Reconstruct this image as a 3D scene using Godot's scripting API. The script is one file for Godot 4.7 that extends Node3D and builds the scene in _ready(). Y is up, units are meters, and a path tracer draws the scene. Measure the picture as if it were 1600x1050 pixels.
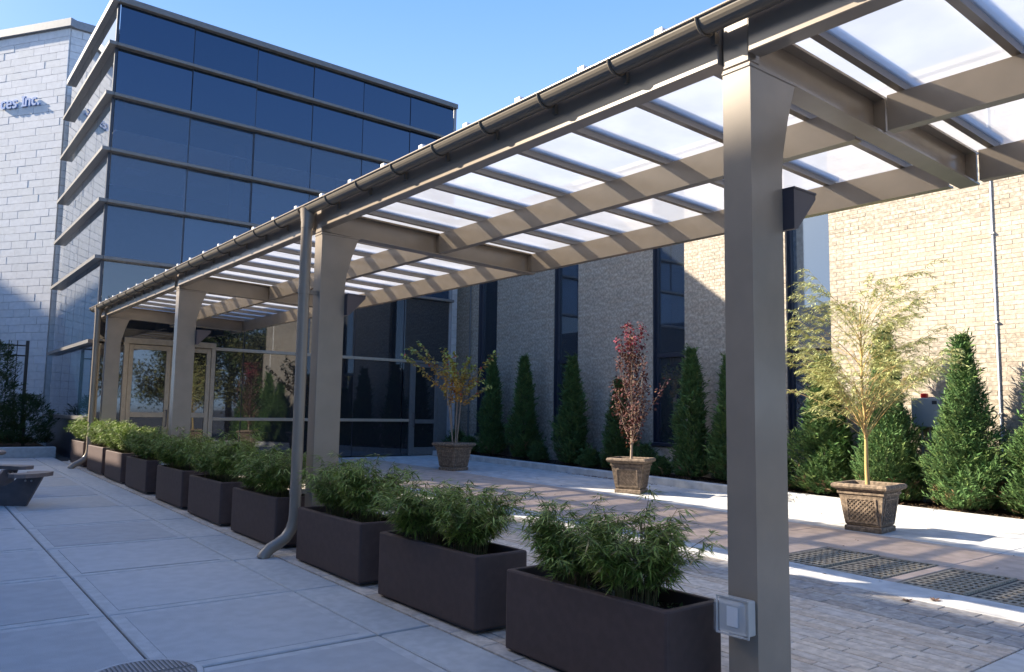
extends Node3D
# ---------------------------------------------------------------- mesh collector
class G:
	var v := PackedVector3Array()
	var n := PackedVector3Array()
	var c := PackedColorArray()
	var i := PackedInt32Array()
	func tri(a: Vector3, b: Vector3, d: Vector3, col := Color.WHITE) -> void:
		var nn := (b - a).cross(d - a).normalized()
		var k := v.size()
		v.append(a); v.append(b); v.append(d)
		n.append(nn); n.append(nn); n.append(nn)
		c.append(col); c.append(col); c.append(col)
		i.append(k); i.append(k + 2); i.append(k + 1)
	func quad(a: Vector3, b: Vector3, d: Vector3, e: Vector3, col := Color.WHITE) -> void:
		var nn := (d - a).cross(e - b).normalized()
		var k := v.size()
		v.append(a); v.append(b); v.append(d); v.append(e)
		for q in 4:
			n.append(nn)
			c.append(col)
		i.append(k); i.append(k + 2); i.append(k + 1); i.append(k); i.append(k + 3); i.append(k + 2)
	# box from eight corners: bottom four then top four, each counterclockwise seen from above
	func hexa(p: Array, col := Color.WHITE, bottom := true) -> void:
		quad(p[4], p[5], p[6], p[7], col)
		for k in 4:
			var m := (k + 1) % 4
			quad(p[k], p[m], p[m + 4], p[k + 4], col)
		if bottom:
			quad(p[3], p[2], p[1], p[0], col)
	func box(lo: Vector3, hi: Vector3, col := Color.WHITE, t := Transform3D.IDENTITY) -> void:
		hexa([t * Vector3(lo.x, lo.y, hi.z), t * Vector3(hi.x, lo.y, hi.z), t * Vector3(hi.x, lo.y, lo.z), t * Vector3(lo.x, lo.y, lo.z),
			t * Vector3(lo.x, hi.y, hi.z), t * Vector3(hi.x, hi.y, hi.z), t * Vector3(hi.x, hi.y, lo.z), t * Vector3(lo.x, hi.y, lo.z)], col)
	# box with chamfered edges
	func cbox(lo: Vector3, hi: Vector3, b: float, col := Color.WHITE) -> void:
		var m := (lo + hi) * .5
		var h := (hi - lo) * .5
		b = minf(b, minf(h.x, minf(h.y, h.z)) * .8)
		var ax := [Vector3.RIGHT, Vector3.UP, Vector3.BACK]
		for a in 3:
			var u: Vector3 = ax[(a + 1) % 3]
			var w: Vector3 = ax[(a + 2) % 3]
			var nn: Vector3 = ax[a]
			var hu: float = h[(a + 1) % 3]
			var hw: float = h[(a + 2) % 3]
			var hn: float = h[a]
			for s in [-1.0, 1.0]:
				var o: Vector3 = m + nn * hn * s
				var uu: Vector3 = u * (hu - b)
				var ww: Vector3 = w * (hw - b) * s
				quad(o - uu - ww, o + uu - ww, o + uu + ww, o - uu + ww, col)
			# edges parallel to axis a
			for su in [-1.0, 1.0]:
				for sw in [-1.0, 1.0]:
					var p: Vector3 = m + u * (hu * su) + w * ((hw - b) * sw)
					var q: Vector3 = m + u * ((hu - b) * su) + w * (hw * sw)
					var e: Vector3 = nn * (hn - b) * su * sw
					quad(p - e, p + e, q + e, q - e, col)
		for sx in [-1.0, 1.0]:
			for sy in [-1.0, 1.0]:
				for sz in [-1.0, 1.0]:
					var x := m + Vector3(h.x * sx, (h.y - b) * sy, (h.z - b) * sz)
					var y := m + Vector3((h.x - b) * sx, h.y * sy, (h.z - b) * sz)
					var z := m + Vector3((h.x - b) * sx, (h.y - b) * sy, h.z * sz)
					if sx * sy * sz > 0:
						tri(x, y, z, col)
					else:
						tri(x, z, y, col)
	func tube(pts: Array, rad: Array, sides := 6, col := Color.WHITE, cap := true) -> void:
		var k0 := v.size()
		var up := Vector3.UP
		var ring := []
		var prev := Vector3.ZERO
		for q in pts.size():
			var d: Vector3 = (pts[mini(q + 1, pts.size() - 1)] - pts[maxi(q - 1, 0)]).normalized()
			if q == 0:
				prev = d.cross(Vector3(.31, .17, .93)).normalized()
			else:
				prev = (prev - d * prev.dot(d)).normalized()
			var s := d.cross(prev)
			for k in sides:
				var a := TAU * k / sides
				var r: Vector3 = prev * cos(a) + s * sin(a)
				v.append(pts[q] + r * rad[q])
				n.append(r)
				c.append(col)
		for q in pts.size() - 1:
			for k in sides:
				var a := k0 + q * sides + k
				var b := k0 + q * sides + (k + 1) % sides
				i.append(a); i.append(b + sides); i.append(b)
				i.append(a); i.append(a + sides); i.append(b + sides)
		if cap:
			for e in [0, pts.size() - 1]:
				var base: int = k0 + e * sides
				for k in range(1, sides - 1):
					if e == 0:
						tri(v[base], v[base + k + 1], v[base + k], col)
					else:
						tri(v[base], v[base + k], v[base + k + 1], col)
	# four-sided stack: profile of (half width, y)
	func square_lathe(prof: Array, col := Color.WHITE) -> void:
		for q in prof.size() - 1:
			var a: Vector2 = prof[q]
			var b: Vector2 = prof[q + 1]
			for k in 4:
				var t := Basis(Vector3.UP, k * PI / 2)
				quad(t * Vector3(-a.x, a.y, a.x), t * Vector3(a.x, a.y, a.x), t * Vector3(b.x, b.y, b.x), t * Vector3(-b.x, b.y, b.x), col)
	# extrude a polygon (x,y, counterclockwise) from z0 to z1
	func extrude(poly: PackedVector2Array, z0: float, z1: float, col := Color.WHITE, t := Transform3D.IDENTITY) -> void:
		var idx := Geometry2D.triangulate_polygon(poly)
		for q in range(0, idx.size(), 3):
			var a := poly[idx[q]]
			var b := poly[idx[q + 1]]
			var d := poly[idx[q + 2]]
			if (b - a).cross(d - a) < 0:
				var s := b
				b = d
				d = s
			tri(t * Vector3(a.x, a.y, z1), t * Vector3(b.x, b.y, z1), t * Vector3(d.x, d.y, z1), col)
			tri(t * Vector3(a.x, a.y, z0), t * Vector3(d.x, d.y, z0), t * Vector3(b.x, b.y, z0), col)
		for q in poly.size():
			var a := poly[q]
			var b := poly[(q + 1) % poly.size()]
			quad(t * Vector3(a.x, a.y, z0), t * Vector3(b.x, b.y, z0), t * Vector3(b.x, b.y, z1), t * Vector3(a.x, a.y, z1), col)
	# a folded leaf of two faces
	func leaf(p: Vector3, d: Vector3, side: Vector3, ln: float, wd: float, col: Color, fold := .25) -> void:
		var nn := d.cross(side)
		var m := p + d * (ln * .42) + nn * (wd * fold)
		var tip := p + d * ln - Vector3(0, ln * .12, 0)
		tri(p, m + side * wd, tip, col)
		tri(p, tip, m - side * wd, col)
	func mesh() -> ArrayMesh:
		var a := []
		a.resize(Mesh.ARRAY_MAX)
		a[Mesh.ARRAY_VERTEX] = v
		a[Mesh.ARRAY_NORMAL] = n
		a[Mesh.ARRAY_COLOR] = c
		a[Mesh.ARRAY_INDEX] = i
		var m := ArrayMesh.new()
		m.add_surface_from_arrays(Mesh.PRIMITIVE_TRIANGLES, a)
		return m

var rng := RandomNumberGenerator.new()
var used := {}
var M := {}
const SLOPE := -0.0162          # the court rises gently towards the glass building
const BAY := 5.454
const ORD := ["first", "second", "third", "fourth", "fifth", "sixth", "seventh", "eighth", "ninth", "tenth"]

func gy(z: float) -> float:
	return SLOPE * clampf(z, -60.0, 40.0)
func rr(a: float, b: float) -> float:
	return rng.randf_range(a, b)
func numbered(nm: String) -> String:
	used[nm] = used.get(nm, 0) + 1
	return nm if used[nm] == 1 else "%s_%03d" % [nm, used[nm] - 1]
func thing(nm: String, label: String, cat: String, at := Vector3.ZERO, turn := 0.0, group := "") -> Node3D:
	var o := Node3D.new()
	o.name = numbered(nm)
	add_child(o)
	o.position = at
	o.rotation.y = turn
	o.set_meta("label", label)
	o.set_meta("category", cat)
	if group:
		o.set_meta("group", group)
	return o
func structure(nm: String) -> Node3D:
	var o := Node3D.new()
	o.name = numbered(nm)
	add_child(o)
	o.set_meta("kind", "structure")
	return o
func part(parent: Node3D, nm: String, me: Mesh, mat: Material, t := Transform3D.IDENTITY) -> MeshInstance3D:
	var o := MeshInstance3D.new()
	o.name = nm
	o.mesh = me
	o.material_override = mat
	o.transform = t
	parent.add_child(o, true)
	return o
func bx(lo: Vector3, hi: Vector3, b := 0.0) -> ArrayMesh:
	var g := G.new()
	if b > 0:
		g.cbox(lo, hi, b)
	else:
		g.box(lo, hi)
	return g.mesh()
func at(x: float, y: float, z: float) -> Transform3D:
	return Transform3D(Basis.IDENTITY, Vector3(x, y, z))
# ground piece: a slab that follows the slope, with a small chamfer
func gslab(g: G, x0: float, x1: float, z0: float, z1: float, off: float, thick: float, b := 0.0, col := Color.WHITE) -> void:
	var bo := [Vector3(x0, gy(z1) + off - thick, z1), Vector3(x1, gy(z1) + off - thick, z1), Vector3(x1, gy(z0) + off - thick, z0), Vector3(x0, gy(z0) + off - thick, z0)]
	var mid := []
	for q in bo:
		mid.append(q + Vector3(0, thick - b, 0))
	if b <= 0:
		g.hexa(bo + mid, col, false)
		return
	g.hexa(bo + mid, col, false)
	var tp := [Vector3(x0 + b, gy(z1) + off, z1 - b), Vector3(x1 - b, gy(z1) + off, z1 - b), Vector3(x1 - b, gy(z0) + off, z0 + b), Vector3(x0 + b, gy(z0) + off, z0 + b)]
	g.hexa(mid + tp, col, false)

# ---------------------------------------------------------------- materials
func noise_tex(sd: int, freq: float, a: Color, b: Color, oct := 4, size := 512, lo := 0.25, hi := 0.75) -> NoiseTexture2D:
	var f := FastNoiseLite.new()
	f.seed = sd
	f.frequency = freq
	f.noise_type = FastNoiseLite.TYPE_SIMPLEX_SMOOTH
	f.fractal_octaves = oct
	var t := NoiseTexture2D.new()
	t.width = size
	t.height = size
	t.seamless = true
	t.noise = f
	var gr := Gradient.new()
	gr.offsets = PackedFloat32Array([lo, hi])
	gr.colors = PackedColorArray([a, b])
	t.color_ramp = gr
	return t
func lin(r: float, g: float, b: float, a := 1.0) -> Color:
	var c := Color(r, g, b).linear_to_srgb()
	c.a = a
	return c
func mat(nm: String, col: Color, rough: float, metal := 0.0) -> StandardMaterial3D:
	var m := StandardMaterial3D.new()
	m.resource_name = nm
	m.albedo_color = col
	m.roughness = rough
	m.metallic = metal
	M[nm] = m
	return m
# mottled: two noise layers over a base colour, mapped in the world
func mottled(nm: String, col: Color, rough: float, amount: float, scale: float, sd: int, relief := 0.0, fine := 0.05) -> StandardMaterial3D:
	var m := mat(nm, col, rough)
	m.albedo_texture = noise_tex(sd, 0.012, Color(1 - amount, 1 - amount, 1 - amount), Color.WHITE, 6)
	m.uv1_triplanar = true
	m.uv1_world_triplanar = true
	m.uv1_scale = Vector3.ONE * scale
	if relief > 0:
		m.heightmap_enabled = true
		m.heightmap_texture = noise_tex(sd + 7, fine, Color.BLACK, Color.WHITE, 4)
		m.heightmap_scale = relief
	return m
func tinted(nm: String, rough: float, back := Color.BLACK) -> StandardMaterial3D:
	var m := mat(nm, Color.WHITE, rough)
	m.vertex_color_use_as_albedo = true
	if back != Color.BLACK:
		m.backlight_enabled = true
		m.backlight = back
	return m

func materials() -> void:
	mottled("steel", lin(.275, .225, .170), .22, .03, .5, 11)
	mottled("gutter_paint", lin(.17, .147, .115), .3, .04, .9, 12)
	var p := mat("roof_sheet", lin(.80, .81, .83, .56), .55)
	p.albedo_texture = noise_tex(14, .008, Color(.955, .955, .95), Color.WHITE, 4)
	p.uv1_triplanar = true
	p.uv1_world_triplanar = true
	p.uv1_scale = Vector3(.35, .35, .35)
	p.transparency = BaseMaterial3D.TRANSPARENCY_ALPHA
	p.backlight_enabled = true
	p.backlight = Color(1, 1, 1)
	mottled("concrete", lin(.465, .475, .47), .85, .06, 1.1, 21, .06, .1)
	for k in 4:
		var t: Array = [[.425, .435, .435], [.385, .395, .398], [.45, .46, .46], [.425, .415, .39]][k]
		var bm0 := mottled("broomed%d" % k, lin(t[0], t[1], t[2]), .9, .04, .8, 101 + k, .08, .3)
		bm0.uv1_scale = Vector3(.8, .8, .8)
	mottled("pale_concrete", lin(.56, .55, .52), .85, .1, .5, 23, .1, .08)
	mottled("warm_light_concrete", lin(.56, .42, .32), .85, .1, .5, 24, .1, .08)  # pink tint stands in for warm sun through the roof sheets
	mottled("joint_sand", lin(.06, .052, .045), .95, .4, 3.0, 25)
	mottled("asphalt", lin(.06, .06, .062), .95, .3, .7, 26)
	mottled("planter_brown", lin(.088, .062, .056), .62, .05, 1.6, 31, .03, .2)
	M.planter_brown.metallic_specular = .3
	mottled("soil", lin(.05, .035, .025), .95, .5, 3.0, 32, 1.0, .06)
	mottled("mulch", lin(.09, .055, .035), .95, .6, 2.6, 33, 2.0, .07)
	for k in 5:
		var t: Array = [[.45, .385, .305], [.43, .375, .30], [.47, .405, .325], [.435, .365, .285], [.455, .40, .325]][k]
		mottled("brick%d" % k, lin(t[0], t[1], t[2]), .85, .12, 1.7, 41 + k, .05, .1)
	mottled("mortar", lin(.41, .36, .295), .95, .2, 2.0, 47)
	var b := tinted("brick_mass", .85)
	b.albedo_texture = noise_tex(48, .012, Color(.8, .8, .8), Color.WHITE, 5)
	b.uv1_triplanar = true
	b.uv1_world_triplanar = true
	b.uv1_scale = Vector3.ONE * 1.7
	for k in 4:
		var t: Array = [[.70, .69, .68], [.67, .665, .655], [.72, .71, .70], [.69, .68, .66]][k]
		mottled("block%d" % k, lin(t[0], t[1], t[2]), .8, .05, .9, 51 + k)
	var bm := tinted("block_mass", .8)
	bm.albedo_texture = M.block0.albedo_texture
	bm.uv1_triplanar = true
	bm.uv1_world_triplanar = true
	bm.uv1_scale = Vector3.ONE * .9
	mottled("block_mortar", lin(.58, .57, .56), .95, .15, 2.0, 56)
	mottled("metal_cap", lin(.27, .275, .285), .4, .06, 1.0, 57)
	mottled("bronze", lin(.17, .16, .148), .35, .06, 1.0, 61)
	mat("dark_frame", lin(.022, .026, .04), .35)
	mottled("door_frame", lin(.36, .31, .235), .35, .06, 1.0, 62)
	mottled("grey_frame", lin(.12, .125, .125), .35, .06, 1.0, 63)
	var s := mat("spandrel_glass", lin(.018, .05, .10), .05, .92)
	s.clearcoat_enabled = true
	s.clearcoat_roughness = .02
	s = mat("tower_glass", lin(.025, .075, .16, .08), .03, .5)
	s.clearcoat_enabled = true
	s.clearcoat_roughness = .02
	s.transparency = BaseMaterial3D.TRANSPARENCY_ALPHA
	for k in 3:
		s = M.tower_glass.duplicate()
		s.albedo_color = lin(.024 * [1.0, 1.2, .82][k], .075 * [1.0, 1.12, .86][k], .16 * [1.0, 1.1, .88][k], .08)
		M["tower_glass%d" % k] = s
		s = M.spandrel_glass.duplicate()
		s.albedo_color = lin(.018 * [1.0, 1.2, .85][k], .05 * [1.0, 1.07, .94][k], .10 * [1.0, 1.05, .95][k])
		M["spandrel_glass%d" % k] = s
	s = mat("lobby_glass", lin(.13, .14, .155, .15), .02, .86)
	s.transparency = BaseMaterial3D.TRANSPARENCY_ALPHA
	s = mat("window_glass", lin(.20, .24, .29, .1), .02, .88)
	s.transparency = BaseMaterial3D.TRANSPARENCY_ALPHA
	s = mat("clear_plastic", lin(.8, .85, .9, .05), .06)
	s.transparency = BaseMaterial3D.TRANSPARENCY_ALPHA
	mottled("room", lin(.20, .19, .17), .9, .1, 1.0, 64)
	mottled("ceiling_tile", lin(.72, .72, .69), .9, .1, 1.0, 65)
	mottled("wood_panel", lin(.13, .065, .03), .5, .3, .9, 66)
	mottled("clay", lin(.29, .215, .15), .85, .35, 2.2, 71, .2, .08)
	mottled("grate_iron", lin(.38, .33, .25), .6, .3, 3.0, 72)
	mat("pit", lin(.012, .012, .012), .9)
	mottled("plastic_wood", lin(.21, .17, .155), .6, .15, 1.0, 73)
	mottled("table_steel", lin(.11, .10, .105), .5, .12, 1.2, 74)
	mat("bolt_zinc", lin(.5, .5, .5), .3, .8)
	mat("lamp_housing", lin(.075, .06, .065), .45)
	mat("fence_black", lin(.012, .012, .016), .4)
	mat("box_grey", lin(.42, .42, .40), .5)
	mat("cabinet_grey", lin(.30, .33, .36), .45)
	mat("red_lens", lin(.65, .02, .02), .3)
	mat("pvc_white", lin(.7, .7, .7), .45)
	mat("letter_metal", lin(.17, .29, .55), .35)
	mottled("far_wall", lin(.48, .44, .40), .9, .2, .4, 75)
	tinted("bamboo_leaf", .6, Color(.45, .55, .2))
	tinted("needle_leaf", .85, Color(.12, .16, .06))
	tinted("tree_leaf", .8, Color(.4, .35, .15))
	tinted("bark", .8)
	tinted("litter_leaf", .8)

# ---------------------------------------------------------------- scene
func _ready() -> void:
	rng.seed = 4711
	var cam := Camera3D.new()
	cam.name = "camera"
	add_child(cam)
	cam.position = Vector3(-3.5535, 1.6, 2.4525)
	cam.rotation = Vector3(.0977, -.6658, .0158)
	cam.fov = 46.44
	cam.near = .05
	cam.far = 900.0
	cam.current = true
	var we := WorldEnvironment.new()
	we.name = "environment"
	var e := Environment.new()
	e.background_mode = Environment.BG_SKY
	var sky := Sky.new()
	var sm := ProceduralSkyMaterial.new()
	sm.sky_top_color = lin(.018, .068, .205)
	sm.sky_horizon_color = lin(.235, .325, .43)
	sm.sky_curve = .22
	sm.ground_bottom_color = lin(.06, .06, .06)
	sm.ground_horizon_color = lin(.14, .15, .16)
	sm.sun_angle_max = 90.0
	sm.sun_curve = .2
	sky.sky_material = sm
	e.sky = sky
	e.tonemap_mode = Environment.TONE_MAPPER_LINEAR
	e.tonemap_exposure = 5.0
	e.sdfgi_enabled = true
	e.ssao_enabled = true
	e.ssil_enabled = true
	we.environment = e
	add_child(we)
	var sun := DirectionalLight3D.new()
	sun.name = "sun"
	sun.light_color = Color(1.0, .95, .87)
	sun.light_energy = 1.04
	sun.light_angular_distance = .5
	sun.shadow_enabled = true
	add_child(sun)
	sun.look_at_from_position(Vector3.ZERO, Vector3(1.12, -1.0, 1.29), Vector3.UP)
	materials()
	ground()
	neighbour()
	glass_building()
	block_building()
	brick_building()
	canopy()
	planters()
	pots()
	evergreens()
	bed_left()
	details()
	far_trees()

# ---------------------------------------------------------------- ground
func ground() -> void:
	var o := structure("ground")
	var g := G.new()
	for zz in [[-300.0, -60.0], [-60.0, 40.0], [40.0, 300.0]]:
		g.quad(Vector3(-300, gy(zz[1]) - .07, zz[1]), Vector3(300, gy(zz[1]) - .07, zz[1]), Vector3(300, gy(zz[0]) - .07, zz[0]), Vector3(-300, gy(zz[0]) - .07, zz[0]))
	part(o, "asphalt_sheet", g.mesh(), M.asphalt)
	# concrete walk beside the planters
	o = structure("pavement")
	g = G.new()
	gslab(g, -12.0, -.33, -20.0, 14.0, -.02, .05)
	part(o, "slab_bed", g.mesh(), M.joint_sand)
	var xs := [-8.2, -6.7, -5.2, -3.7, -2.2, -.765, -.335]
	for kx in xs.size() - 1:
		for kz in range(-7, 12):
			var z1 := -4.05 - 1.5 * kz + rr(-.006, .006)
			var z0 := -4.05 - 1.5 * (kz + 1) + .008
			if z0 > 13 or z1 < -20.0:
				continue
			z0 = maxf(z0, -20.0)
			g = G.new()
			gslab(g, xs[kx] + .007, xs[kx + 1] - .007, z0 + .006, z1 - .010, rr(-.002, .001), .04, .008)
			var sl := part(o, "slab", g.mesh(), M.concrete)
			if xs[kx + 1] - xs[kx] > 1.0 and z1 - z0 > .5:
				g = G.new()
				gslab(g, xs[kx] + .1, xs[kx + 1] - .1, z0 + .1, z1 - .1, .0035, .004)
				part(sl, "broom_field", g.mesh(), M["broomed%d" % (rng.randi() % 4)])
	# paver court
	o = structure("paver_court")
	g = G.new()
	gslab(g, -.33, 3.66, -22.0, 14.0, -.016, .05)
	part(o, "joint_bed", g.mesh(), M.joint_sand)
	var mass := G.new()
	var singles := 0
	var tones := [Color(.60, .515, .425), Color(.56, .495, .425), Color(.63, .555, .47), Color(.55, .46, .37), Color(.58, .52, .455)]
	var greys := [Color(.40, .37, .335), Color(.37, .345, .32), Color(.43, .40, .36), Color(.385, .335, .285)]
	for k in 5:
		var t: Color = tones[k]
		mottled("paver%d" % k, lin(t.r, t.g, t.b), .9, .13, 1.5, 81 + k, .06, .1)
	for k in 4:
		var t: Color = greys[k]
		mottled("grey_paver%d" % k, lin(t.r, t.g, t.b), .9, .15, 1.5, 91 + k, .06, .1)
	var pm := tinted("paver_mass", .9)
	pm.albedo_texture = M.paver0.albedo_texture
	pm.uv1_triplanar = true
	pm.uv1_world_triplanar = true
	pm.uv1_scale = Vector3.ONE * 1.5
	var rows := []
	var x := -.325
	var w := 0
	while x < 2.84:
		var wd: float = [.155, .085, .115][w % 3]
		rows.append([x, minf(x + wd, 2.85), false])
		x += wd
		w += 1
	for k in 5:
		rows.append([2.85 + k * .16, 2.85 + k * .16 + .16, true])
	for r in rows:
		var z := -19.0 + rr(0, .3)
		while z < .2:
			var ln: float = rr(.28, .34) if r[2] else rr(.26, .62)
			var z1 := minf(z + ln, .2)
			var near: bool = r[0] > 1.35 and z > -3.6 and z1 - z > .08
			var k := rng.randi() % (4 if r[2] else 5)
			var gg := G.new() if near and singles < 300 else mass
			var col: Color = greys[k] if r[2] else tones[k]
			gslab(gg, r[0] + .0045, r[1] - .0045, z + .0045, z1 - .0045, rr(-.002, .0015), .03, .004, Color.WHITE if gg != mass else col * rr(.9, 1.05))
			if gg != mass:
				singles += 1
				part(o, "paver", gg.mesh(), M[("grey_paver%d" if r[2] else "paver%d") % k])
			z = z1
	var ms := part(o, "paver_field", mass.mesh(), pm)
	ms.set_meta("kind", "stuff")
	# walk that crosses at the end of the pavers
	o = structure("cross_walk")
	for k in 4:
		g = G.new()
		gslab(g, -.32 + k * 1.5, 1.17 + k * 1.5, .21, 3.2, .004, .05, .008)
		part(o, "slab", g.mesh(), M.concrete)
	# drain band and slabs tinted with warm light
	o = structure("drive_court")
	g = G.new()
	gslab(g, 3.66, 9.25, -22.0, 14.0, -.014, .05)
	part(o, "slab_bed", g.mesh(), M.joint_sand)
	var zz := -17.0
	while zz < 5.0:
		g = G.new()
		gslab(g, 3.665, 4.22, zz + .004, zz + 2.94, 0, .03, .006)
		part(o, "slab", g.mesh(), M.pale_concrete)
		var t0 := zz + 1.55
		zz += 2.945
	var breaks := [-19.0, -15.7, -12.7, -9.7, -6.7, -3.72, -1.43, 1.5, 4.5]
	var cuts := [[-2.79, -2.15], [-2.13, -1.5], [-1.36, -.74], [-.72, -.1]]
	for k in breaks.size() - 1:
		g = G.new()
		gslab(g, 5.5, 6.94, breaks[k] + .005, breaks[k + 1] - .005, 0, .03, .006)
		part(o, "slab", g.mesh(), M.warm_light_concrete)
		g = G.new()
		gslab(g, 6.95, 9.24, breaks[k] + .005, breaks[k + 1] - .005, 0, .03, .006)
		part(o, "slab", g.mesh(), M.pale_concrete)
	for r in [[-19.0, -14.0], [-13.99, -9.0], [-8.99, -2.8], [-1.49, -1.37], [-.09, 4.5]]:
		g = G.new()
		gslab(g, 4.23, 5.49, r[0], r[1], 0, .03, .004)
		part(o, "slab", g.mesh(), M.warm_light_concrete)
	# kerb of the planting bed along the brick wall
	o = structure("kerb")
	zz = -18.2
	while zz < 4.0:
		g = G.new()
		gslab(g, 9.25, 9.42, zz + .003, zz + 2.997, .15, .22, .015)
		part(o, "kerb_stone", g.mesh(), M.pale_concrete)
		zz += 3.0
	o = structure("planting_bed")
	g = G.new()
	for k in 40:
		for j in 6:
			var za := -18.2 + k * .56
			var xa := 9.42 + j * .22
			var q := []
			for d in [[0, 1], [1, 1], [1, 0], [0, 0]]:
				var px: float = xa + d[0] * .22
				var pz: float = za + d[1] * .56
				q.append(Vector3(px, gy(pz) + .11 + .03 * sin(px * 17.0 + pz * 3.1) * cos(pz * 7.3) , pz))
			g.quad(q[0], q[1], q[2], q[3])
	part(o, "mulch_sheet", g.mesh(), M.mulch)
	# shredded bark pieces lying on the bed
	g = G.new()
	for k in 5200:
		var p := Vector3(rr(9.43, 10.6), 0, rr(-10.0, -.4) if k % 4 else rr(-18, -10))
		p.y = gy(p.z) + .125 + rr(0, .03)
		var d := Vector3(rr(-1, 1), rr(-.25, .25), rr(-1, 1)).normalized()
		var s := d.cross(Vector3.UP).normalized()
		var t: float = rr(.5, 1.3)
		g.leaf(p, d, s, rr(.03, .09), rr(.004, .01), Color(.20 * t, .125 * t, .07 * t), .4)
	var mp := part(o, "bark_pieces", g.mesh(), M.litter_leaf)
	mp.set_meta("kind", "stuff")
	# drain grates
	for k in 4:
		var cz: Array = cuts[k]
		var zc: float = (cz[0] + cz[1]) * .5
		var t := thing("drain_grate", "cast iron drain grate with square holes, %s from the willow pot's end" % ORD[k], "drain grate", Vector3(0, gy(zc), zc), 0.0, "drain grates in the court")
		t.rotation.x = -atan(SLOPE) * -1.0
		var L: float = (cz[1] - cz[0]) * .5
		g = G.new()
		g.box(Vector3(4.23, -.3, -L), Vector3(5.49, -.28, L))
		part(t, "pit", g.mesh(), M.pit)
		g = G.new()
		g.box(Vector3(4.235, -.28, -L + .004), Vector3(4.29, .0, L - .004))
		g.box(Vector3(5.43, -.28, -L + .004), Vector3(5.485, .0, L - .004))
		g.box(Vector3(4.29, -.28, -L + .004), Vector3(5.43, .0, -L + .035))
		g.box(Vector3(4.29, -.28, L - .035), Vector3(5.43, .0, L - .004))
		part(t, "frame", g.mesh(), M.grate_iron)
		g = G.new()
		for q in range(1, 8):
			var zb := -L + .035 + (2 * L - .07) * q / 8.0
			g.box(Vector3(4.29, -.018, zb - .010), Vector3(5.43, -.003, zb + .010))
		for q in range(1, 9):
			var xb := 4.29 + 1.14 * q / 9.0
			g.box(Vector3(xb - .026, -.019, -L + .035), Vector3(xb + .026, -.005, L - .035))
		part(t, "bars", g.mesh(), M.grate_iron)

# ---------------------------------------------------------------- the building across the walk, outside the frame, whose shade falls on the walk
func neighbour() -> void:
	var t := thing("neighbouring_building", "low beige neighbouring building along the other side of the walk, out of view", "building", Vector3(-7, 0, 0))
	part(t, "wall", bx(Vector3(-9, -1, -30), Vector3(0, 6.4, 12)), M.far_wall)
	part(t, "parapet", bx(Vector3(-9.05, 6.4, -30.05), Vector3(.0, 6.575, 12.05)), M.metal_cap)
	t = thing("tall_block", "tall beige block far beyond the low neighbouring building, out of view", "building", Vector3(-25, 0, 0))
	var g := G.new()
	g.hexa([Vector3(-14, -1, -44.13), Vector3(0, -1, -28), Vector3(0, -1, -41.7), Vector3(-14, -1, -57.8), Vector3(-14, 25.57, -44.13), Vector3(0, 25.57, -28), Vector3(0, 25.57, -41.7), Vector3(-14, 25.57, -57.8)])
	part(t, "main_block", g.mesh(), M.far_wall)  # unseen block inferred from its shadow, slanted to stay out of window reflections
	part(t, "end_block", bx(Vector3(-6, -1, -66), Vector3(0, 26.6, -51.2)), M.far_wall)

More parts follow.
